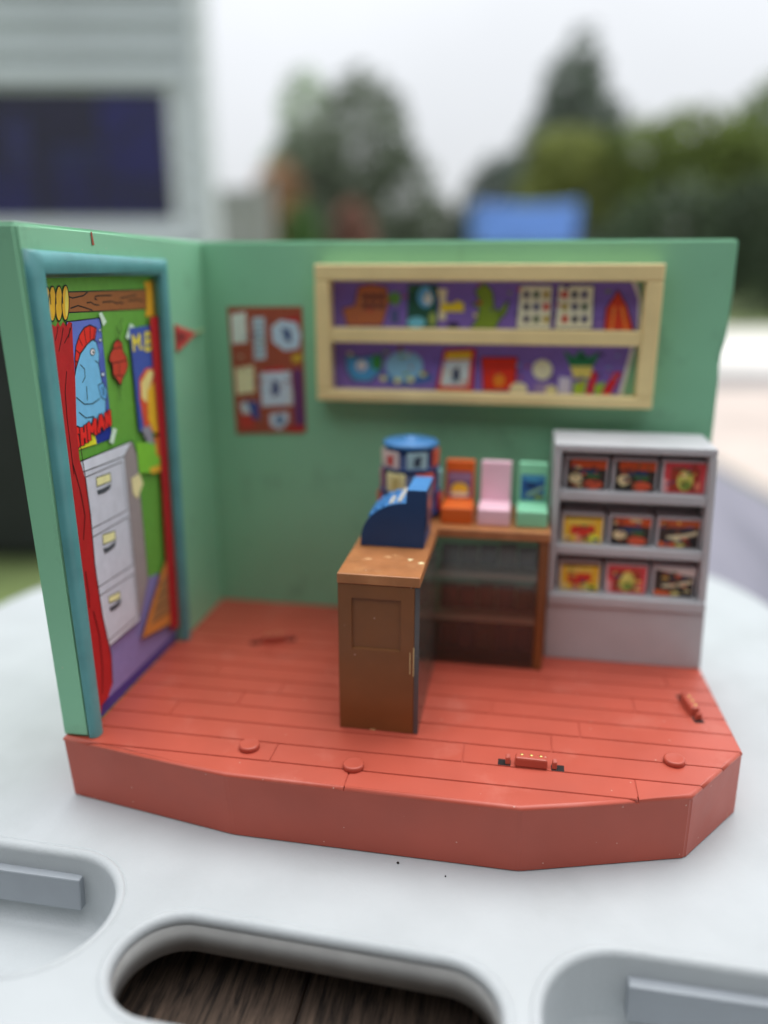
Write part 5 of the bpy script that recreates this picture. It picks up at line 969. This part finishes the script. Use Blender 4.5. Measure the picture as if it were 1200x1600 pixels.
up = [it for it in ART['shelf'] if sum(p[1] for p in it[2])/len(it[2]) > 131]; lo = [it for it in ART['shelf'] if sum(p[1] for p in it[2])/len(it[2]) <= 131]
prints(up, p2, lambda u, v: (u, -.36, v), (0, -1, 0), clampf=lambda u, v: (min(189.3, max(59.6, u)), min(153.2, max(134, v))))
prints(lo, p1, lambda u, v: (u, -.36, v), (0, -1, 0), clampf=lambda u, v: (min(189.3, max(59.6, u)), min(127.6, max(107.2, v))))

# ------------------------------------------------------------------ L shaped counter
ct = thing('shop_counter', 'brown L shaped shop counter with smoky glass fronts', 'counter', (.11, -.06, 0))
TOPZ = 59.2
cr2 = random.Random(5)
q = MB(); q.prism([(83.9, -105.6), (112.4, -105.6), (112.4, -50.2), (156.6, -50.2), (156.6, -12), (83.9, -12)], 'z', TOPZ-3.6, TOPZ, .35); top = child(ct, q, 'counter_top', TAN)
for cx_, cy_, r_ in ((91.6, -90.2, 1.5), (98.6, -87.0, 1.3), (106.6, -88.4, 1.1), (111.0, -91.0, 2.0), (100.5, -84.6, .8)):
    q = MB(); ps_ = [(cx_+r_*(.25+1.0*cr2.random())*math.cos(k*.9)*1.3, cy_+r_*(.2+.8*cr2.random())*math.sin(k*.9)*.7) for k in range(7)]
    ps_ = [(min(112.0, x), y) for x, y in ps_]
    q.prism(ps_, 'z', TOPZ+.005, TOPZ+.03, 0); child(top, q, 'paint_chip', ink((226, 214, 168) if cx_ > 105 else (204, 160, 116)))
# end panel with a recessed square
bq = bmesh.new(); X0, X1, Z0, Z1 = 84.1, 110.6, .1, TOPZ-3.65; a0, a1, c0, c1 = 88.9, 105.8, 31.6, 50.4; yf, yr = -105.3, -104.5
def V(x, y, z): return bq.verts.new((x, y, z))
o_ = [V(X0, yf, Z0), V(X1, yf, Z0), V(X1, yf, Z1), V(X0, yf, Z1)]; i_ = [V(a0, yf, c0), V(a1, yf, c0), V(a1, yf, c1), V(a0, yf, c1)]; r_ = [V(a0+.1, yr, c0+.25), V(a1-.1, yr, c0+.25), V(a1-.1, yr, c1-.1), V(a0+.1, yr, c1-.1)]
bk = [V(X0, -102.6, Z0), V(X1, -102.6, Z0), V(X1, -102.6, Z1), V(X0, -102.6, Z1)]
for k in range(4):
    j = (k+1) % 4; bq.faces.new((o_[k], o_[j], i_[j], i_[k])); bq.faces.new((i_[k], i_[j], r_[j], r_[k])); bq.faces.new((bk[k], bk[j], o_[j], o_[k]))
bq.faces.new(r_); bq.faces.new(bk[::-1]); bmesh.ops.recalc_face_normals(bq, faces=bq.faces)
bmesh.ops.bevel(bq, geom=[e for e in bq.edges if all(abs(v.co.y-yf) < .01 for v in e.verts)], offset=.16, segments=2, affect='EDGES')
q = MB(); q.bm.free(); q.bm = bq; ep = child(ct, q, 'end_panel', BROWN)
for (x0, x1, z0, z1) in ((109.1, 109.35, 23.5, 31.5), (110.3, 110.62, 22.6, 33.5), (95.2, 97, .15, .5)):
    q = MB(); q.box(x0, x1, -105.38, -105.28, z0, z1, 0); child(ep, q, 'paint_chip', ink((196, 170, 120)))
q = MB(); q.box(84.1, 86, -102.5, -14.1, .1, TOPZ-3.65, .2); child(ct, q, 'side_panel', BROWN)
q = MB(); q.box(84.1, 152.4, -14, -12.2, .1, 3, .2); child(ct, q, 'back_rail', BROWN)
q = MB(); q.box(152.6, 156.3, -49.6, -12.2, .1, TOPZ-3.65, .25); child(ct, q, 'right_panel', BROWN)
q = MB(); q.box(112.8, 152.5, -49.4, -14.1, .1, 3.0, .2); child(ct, q, 'bottom_board', BROWN)
q = MB(); q.box(86.1, 110.4, -102.5, -14.1, .1, 2.2, .2); child(ct, q, 'bottom_board', BROWN)
q = MB(); q.box(110.75, 112.25, -104.9, -49.9, .12, TOPZ-3.7, .15); child(ct, q, 'glass_panel', SMOKE)
q = MB(); q.box(110.7, 112.3, -105.25, -104.95, .12, TOPZ-3.7, 0); child(ct, q, 'glass_edge', mat('glass_edge', (84, 82, 84), .25))
q = MB(); q.box(112.35, 152.4, -49.5, -48.3, .12, TOPZ-3.7, .15); child(ct, q, 'glass_panel', SMOKE)
for z in (19.2, 38.0):
    q = MB(); q.box(112.4, 152.4, -48.1, -22, z, z+2.6, .2); child(ct, q, 'glass_shelf', ACRYL)
    q = MB(); q.box(86.1, 110.5, -102.4, -22, z, z+2.6, .2); child(ct, q, 'glass_shelf', ACRYL)
cr_ = random.Random(4)
for z, h, cols in ((40.7, 8.5, [(40, 44, 62), (52, 44, 60), (40, 50, 84), (60, 40, 50), (44, 52, 88)]), (21.9, 9.5, [(66, 48, 34), (84, 52, 38), (70, 62, 36), (60, 44, 40), (74, 70, 40)]), (3.1, 11.0, [(50, 44, 34), (40, 40, 60), (66, 60, 40), (48, 40, 60), (40, 40, 76)])):
    for i, cc in enumerate(cols):
        q = MB(); q.box(113.2+i*7.85, 113.2+i*7.85+7.4, -40-cr_.random()*2, -36, z+.02, z+h+cr_.uniform(-.8, .8), .2); child(ct, q, 'display_item', ink(cc))

# cash register
rg = thing('cash_register', 'dark blue cash register with curved front at the counter corner', 'cash register', (.098, -.066, TOPZ*MM))
pf = [(86.2, TOPZ+.03), (109.9, TOPZ+.03), (110.6, 81.2), (103.5, 81.2), (103.2, 76.3)]
cv = []
for i in range(1, 13):
    a = math.pi/2*i/12; cv.append((103.2-17.0*math.sin(a), TOPZ+1+(76.3-TOPZ-1)*math.cos(a)**.9 if i < 12 else TOPZ+1))
q = MB(); b = bmesh.new(); poly = pf+cv[:-1]
v0 = [b.verts.new((x, -76.2, z)) for x, z in poly]; v1 = [b.verts.new((x, -54.5, z)) for x, z in poly]; n = len(poly)
f0 = b.faces.new(v0); f1 = b.faces.new(v1[::-1]); sides = []
for i in range(n): sides.append(b.faces.new((v0[i], v0[(i+1) % n], v1[(i+1) % n], v1[i])))
bmesh.ops.recalc_face_normals(b, faces=b.faces)
kN, kB = 0, 1
for f in b.faces: f.material_index = 0
for i in range(2, n): sides[i].material_index = 1
bmesh.ops.bevel(b, geom=[e for e in b.edges if any(f in (f0, f1) for f in e.link_faces)], offset=.25, segments=2, affect='EDGES')
q.bm.free(); q.bm = b; q.mats = [NAVY, BLUE]; body = child(rg, q, 'body', None)
def curvept(t):     # point and tangent on the sloped front, t from 0 (top) to 1 (foot)
    a = math.pi/2*t; return 103.2-17.0*math.sin(a), TOPZ+1+(76.3-TOPZ-1)*math.cos(a)**.9
for ti, t in enumerate((.1, .22, .34, .46, .58)):
    x, z = curvept(t); x2, z2 = curvept(t+.03); tx, tz = x2-x, z2-z; l = math.hypot(tx, tz); tx, tz = tx/l, tz/l; nx, nz = tz, -tx
    if nz < 0: nx, nz = -nx, -nz
    for k in range(6):
        y = -74.4+k*3.2; q = MB(); hw = .72
        q.hull([(x-tx*hw-nx*.2, y, z-tz*hw-nz*.2), (x+tx*hw-nx*.2, y, z+tz*hw-nz*.2), (x+tx*hw-nx*.2, y+2.2, z+tz*hw-nz*.2), (x-tx*hw-nx*.2, y+2.2, z-tz*hw-nz*.2)],
               [(x-tx*hw+nx*.7, y, z-tz*hw+nz*.7), (x+tx*hw+nx*.7, y, z+tz*hw+nz*.7), (x+tx*hw+nx*.7, y+2.2, z+tz*hw+nz*.7), (x-tx*hw+nx*.7, y+2.2, z-tz*hw+nz*.7)], .15)
        child(rg, q, 'key', mat('cream_key', (222, 214, 196), .4) if ti == 0 or (ti == 1 and k < 3) else BLUE)
q = MB(); q.box(110.35, 110.75, -74.5, -56, 66, 79.5, .1); child(rg, q, 'display_panel', mat('register_panel', (60, 70, 96), .3))

# round spinner rack
sp = thing('spinner_rack', 'round blue spinning rack of cards behind the cash register', 'rack', (.0986, -.031, TOPZ*MM))
sx, sy = 98.6, -31
NB2 = mat('rack_blue', (38, 66, 120), .4, .06, 60)
q = MB(); q.lathe(sx, sy, [(12.9, TOPZ+.03), (12.9, 61), (12.2, 61.4), (12.2, 69.6), (11.2, 70), (11.2, 79.4), (9.9, 79.8), (9.9, 88.4)], 40); drum = child(sp, q, 'drum', NB2)
q = MB(); q.lathe(sx, sy, [(10.9, 88.45), (11.4, 88.7), (11.4, 89.9), (10.6, 90.6), (4, 91.1), (3.4, 91.6), (2.2, 92.4), (.05, 92.6)], 40); child(sp, q, 'lid', BLUE)
for z in (61.2, 69.9, 79.6):
    rr_ = {61.2: 13.4, 69.9: 12.9, 79.6: 12.1}[z]; q = MB(); q.lathe(sx, sy, [(rr_-.8, z), (rr_, z+.1), (rr_, z+.9), (rr_-.8, z+1)], 40); child(sp, q, 'ledge', NB2)
CARDC = [(206, 206, 200), (196, 60, 56), (220, 206, 150), (150, 186, 196), (214, 176, 60), (190, 120, 140), (120, 160, 170), (206, 96, 70)]
for zi, (z0, z1, rr_) in enumerate(((62.4, 69, 12.45), (71.2, 78.8, 11.6), (80.9, 87.6, 10.35))):
    for k in range(6):
        a = math.radians((-124, -112, -128)[zi]+k*60); cx_, cy_ = sx+rr_*math.cos(a), sy+rr_*math.sin(a); t_ = Vector((-math.sin(a), math.cos(a))); n_ = Vector((math.cos(a), math.sin(a)))
        jo, jz = cr_.uniform(0, .7), cr_.uniform(-.5, .4)
        def C(s, o, z): return (cx_+t_.x*s+n_.x*(o+jo+(.5*jo if z > z0+3 else 0)), cy_+t_.y*s+n_.y*(o+jo+(.5*jo if z > z0+3 else 0)), z+jz)
        q = MB(); q.hull([C(-4.1, -.9, z0), C(4.1, -.9, z0), C(4.1, .35, z0), C(-4.1, .35, z0)], [C(-4.1, -.9, z1), C(4.1, -.9, z1), C(4.1, .35, z1), C(-4.1, .35, z1)], .1)
        cd = child(sp, q, 'card', ink([[(196, 120, 140), (150, 160, 170), (190, 60, 70), (214, 176, 60), (150, 186, 196), (206, 96, 70)], [(222, 210, 150), (206, 90, 66), (150, 186, 196), (196, 70, 60), (214, 200, 170), (190, 120, 140)], [(206, 186, 180), (150, 180, 184), (206, 96, 70), (120, 160, 170), (196, 60, 56), (206, 200, 180)]][zi][k]))
        q = MB(); q.hull([C(-1.6, .36, z0+1.2), C(1.2, .36, z0+.9), C(1.2, .5, z0+.9), C(-1.6, .5, z0+1.2)], [C(-1.2, .36, z1-2), C(1.7, .36, z1-1.2), C(1.7, .5, z1-1.2), C(-1.2, .5, z1-2)], 0)
        child(cd, q, 'card_print', ink([[(170, 150, 160), (60, 80, 110), (170, 150, 80)], [(196, 180, 110), (224, 180, 60), (52, 70, 70)], [(196, 36, 40), (52, 66, 80), (160, 60, 60)]][zi][k % 3]))

# three small stepped display boxes
def stepped(x0, x1, mt, label, art=None):
    t = thing('display_box', label, 'display box', ((x0+x1)/2*MM, -.035, TOPZ*MM), 'stepped boxes on the counter')
    z = TOPZ+.03
    q = MB(); q.box(x0, x1, -43.6, -29.1, z, 66.0, .6, seg=3); child(t, q, 'tray', mt)
    q = MB(); q.hull([(x0+.2, -29, z), (x1-.2, -29, z), (x1-.2, -23, z), (x0+.2, -23, z)], [(x0+.2, -28, 82), (x1-.2, -28, 82), (x1-.2, -24, 82), (x0+.2, -24, 82)], .5, seg=3); bp_ = child(t, q, 'back_panel', mt)
    if art:
        items = [('panel_print', c_, [(x0+a*(x1-x0), 66.3+v*13) for a, v in pts]) for c_, pts in art]
        prints(items, bp_, lambda u, v: (u, -29+(v-TOPZ)/(82-TOPZ)-.05, v), (0, -1, 0))
    return t
def ell(cx, cy, rx, ry, n=16): return [(cx+rx*math.cos(2*math.pi*i/n), cy+ry*math.sin(2*math.pi*i/n)) for i in range(n)]
stepped(112.8, 125.3, ORANGE, 'orange stepped display box next to the spinner rack',
        [((108, 92, 130), [(.1, .02), (.9, .02), (.9, .84), (.1, .84)]), ((150, 120, 150), [(.14, .6), (.86, .6), (.86, .78), (.14, .78)]), ((226, 190, 60), ell(.5, .28, .3, .22)), ((230, 220, 200), ell(.5, .1, .34, .08))])
stepped(127.6, 140.4, PINK, 'pink stepped display box, middle of the three on the counter')
stepped(143.0, 155.2, MINT, 'mint green stepped display box at the right end of the counter',
        [((44, 84, 142), [(.1, .02), (.9, .02), (.9, .84), (.1, .84)]), ((70, 140, 180), [(.14, .7), (.5, .6), (.9, .72), (.9, .82), (.12, .82)]), ((130, 150, 130), [(.3, .1), (.86, .4), (.86, .52), (.3, .25)]), ((30, 48, 96), ell(.45, .5, .2, .1)), ((120, 130, 70), ell(.7, .14, .18, .09))])

# ------------------------------------------------------------------ magazine rack with nine magazines
mg = thing('magazine_rack', 'light grey three row magazine rack against the back wall', 'rack', (.188, -.02, 0))
def RX(z, right): return (221.0-3.4*z/92.4) if right else (157.5-.9*z/92.4)
YF, YB = -37.2, -7.0
def slab(name, z0, z1, yf, yb, inset=0, bev=.4, parent=mg, mt=GREY):
    q = MB(); q.hull([(RX(z0, 0)+inset, yf, z0), (RX(z0, 1)-inset, yf, z0), (RX(z0, 1)-inset, yb, z0), (RX(z0, 0)+inset, yb, z0)], [(RX(z1, 0)+inset, yf, z1), (RX(z1, 1)-inset, yf, z1), (RX(z1, 1)-inset, yb, z1), (RX(z1, 0)+inset, yb, z1)], bev)
    return child(parent, q, name, mt)
slab('plinth', .05, 24.4, YF, YB)
slab('shelf', 24.5, 29.6, YF-.9, YB, 0, .8)
for z in (46.6, 69.3): slab('shelf', z, z+4.0, YF+.4, -19.7, 2.9, .5)
slab('top_board', 89.2, 92.4, YF, YB, 0, .7)
slab('back_board', 29.7, 89.1, -19.6, YB, 3.0, 0)
for r_ in (0, 1):
    xs = lambda z: (RX(z, 1)-2.8, RX(z, 1)) if r_ else (RX(z, 0), RX(z, 0)+2.8)
    q = MB(); q.hull([(xs(29.7)[0], YF, 29.7), (xs(29.7)[1], YF, 29.7), (xs(29.7)[1], YB, 29.7), (xs(29.7)[0], YB, 29.7)], [(xs(89.1)[0], YF, 89.1), (xs(89.1)[1], YF, 89.1), (xs(89.1)[1], YB, 89.1), (xs(89.1)[0], YB, 89.1)], .4); child(mg, q, 'side_board', GREY)
DARKC = [((52, 44, 40), [(0, 0), (1, 0), (1, 1), (0, 1)]), ((192, 78, 34), [(.1, .72), (1, .68), (1, .98), (.1, .98)]), ((44, 60, 92), [(.3, .5), (.8, .5), (.75, .68), (.35, .66)]), ((214, 196, 150), ell(.24, .36, .17, .17)), ((60, 100, 52), [(.45, .38), (.8, .36), (.85, .5), (.5, .52)]), ((206, 84, 54), ell(.68, .16, .24, .16)), ((30, 30, 34), [(.05, .0), (.4, .0), (.38, .14), (.05, .16)])]
REDC = [((206, 70, 76), [(0, 0), (1, 0), (1, 1), (0, 1)]), ((160, 60, 44), [(.16, .06), (.86, .06), (.86, .82), (.16, .82)]), ((232, 150, 150), [(0, 0), (.12, 0), (.12, .4), (0, .5)]), ((196, 190, 90), ell(.52, .42, .2, .36)), ((120, 140, 60), ell(.55, .25, .13, .16)), ((226, 214, 120), ell(.48, .6, .1, .12)), ((226, 120, 96), [(.74, .1), (.9, .1), (.9, .4), (.78, .35)])]
YELC = [((222, 178, 48), [(0, 0), (1, 0), (1, 1), (0, 1)]), ((120, 92, 40), [(0, .86), (1, .9), (1, 1), (0, 1)]), ((206, 52, 38), [(.18, .3), (.5, .2), (.82, .42), (.78, .64), (.2, .6)]), ((228, 140, 110), [(.3, .02), (.52, .02), (.48, .24), (.34, .26)]), ((232, 222, 60), ell(.8, .16, .16, .15)), ((236, 200, 90), [(.1, .68), (.8, .68), (.8, .82), (.1, .82)]), ((232, 190, 120), ell(.1, .14, .1, .12))]
CARC = [((58, 46, 40), [(0, 0), (1, 0), (1, 1), (0, 1)]), ((176, 82, 44), [(0, .7), (1, .74), (1, .98), (0, .98)]), ((36, 44, 60), [(.3, .58), (.7, .58), (.7, .72), (.3, .72)]), ((206, 196, 160), [(.2, .4), (.6, .48), (.95, .62), (.95, .5), (.6, .34), (.22, .3)]), ((26, 26, 30), [(.5, .2), (.95, .36), (.95, .12), (.5, .06)]), ((222, 96, 44), [(.02, .02), (.45, .02), (.4, .16), (.02, .2)]), ((226, 200, 100), ell(.55, .1, .12, .07))]
FADE = CARC[:1]+[((206, 196, 190), [(0, 1), (1, 1), (1, .72), (.5, .82), (0, .96)])]+CARC[2:]
GRID = [[(DARKC, 'dark orange and blue magazine, left pocket of the top row'), (DARKC, 'dark orange and blue magazine, middle pocket of the top row'), (REDC, 'pink and red magazine, right pocket of the top row')],
        [(YELC, 'yellow and red magazine, left pocket of the middle row'), (DARKC, 'dark orange and blue magazine in the very centre of the rack'), (CARC, 'dark brown magazine with pale streak, right pocket of the middle row')],
        [(YELC, 'yellow and red magazine, left pocket of the bottom row'), (REDC, 'pink and red magazine, middle pocket of the bottom row'), (FADE, 'dark brown magazine with torn corner, right pocket of the bottom row')]]
r5 = random.Random(21); pal = [(40, 36, 34), (226, 206, 150), (200, 80, 50), (70, 90, 60), (60, 70, 110), (150, 60, 46), (222, 180, 80), (110, 70, 50)]
for r_, (z0, zt) in enumerate(((73.35, 86.6), (50.65, 63.4), (29.65, 42.8))):
    for c_ in range(3):
        xa = RX(z0, 0)+4.2+c_*18.7; xb = xa+17.2
        art, lab = GRID[r_][c_]
        t = thing('magazine', lab, 'magazine', ((xa+xb)/2*MM, -.03, z0*MM), 'magazines in the grey rack')
        q = MB(); q.box(xa, xb, -33.2, -19.7, z0+.03, zt, .45, seg=3); bl = child(t, q, 'pages', mat('magazine_block', (206, 202, 206), .5, .03, 60))
        ca, cb = xa+1.0, xb-.7; h0, h1 = z0+.3, zt-.9
        art = art+[(r5.choice(pal), [(u_, v_), (u_+du, v_+r5.uniform(-.03, .03)), (u_+du, v_+dv), (u_, v_+dv)]) for u_, v_, du, dv in [(r5.uniform(.04, .8), r5.uniform(.04, .86), r5.uniform(.05, .18), r5.uniform(.03, .1)) for _ in range(16)]]
        prints([('cover_print', k_, [(ca+u*(cb-ca), h0+v*(h1-h0)) for u, v in pts]) for k_, pts in art], bl, lambda u, v: (u, -33.22, v), (0, -1, 0))

# specks of grit on the table in front of the toy
for x, y, r_ in ((111.0, -141.8, .5), (126.5, -145.1, .28)):
    q = MB(); q.lathe(x, y, [(r_*.7, TZ+.02), (r_, TZ+.2), (r_*.6, TZ+.5), (.03, TZ+.55)], 7, smooth=False); tag(q.build('grit', DARKSLOT), 'tiny dark speck of grit on the white table %s' % ('just below the toy base' if r_ > .4 else 'right of the larger speck'), 'grit')
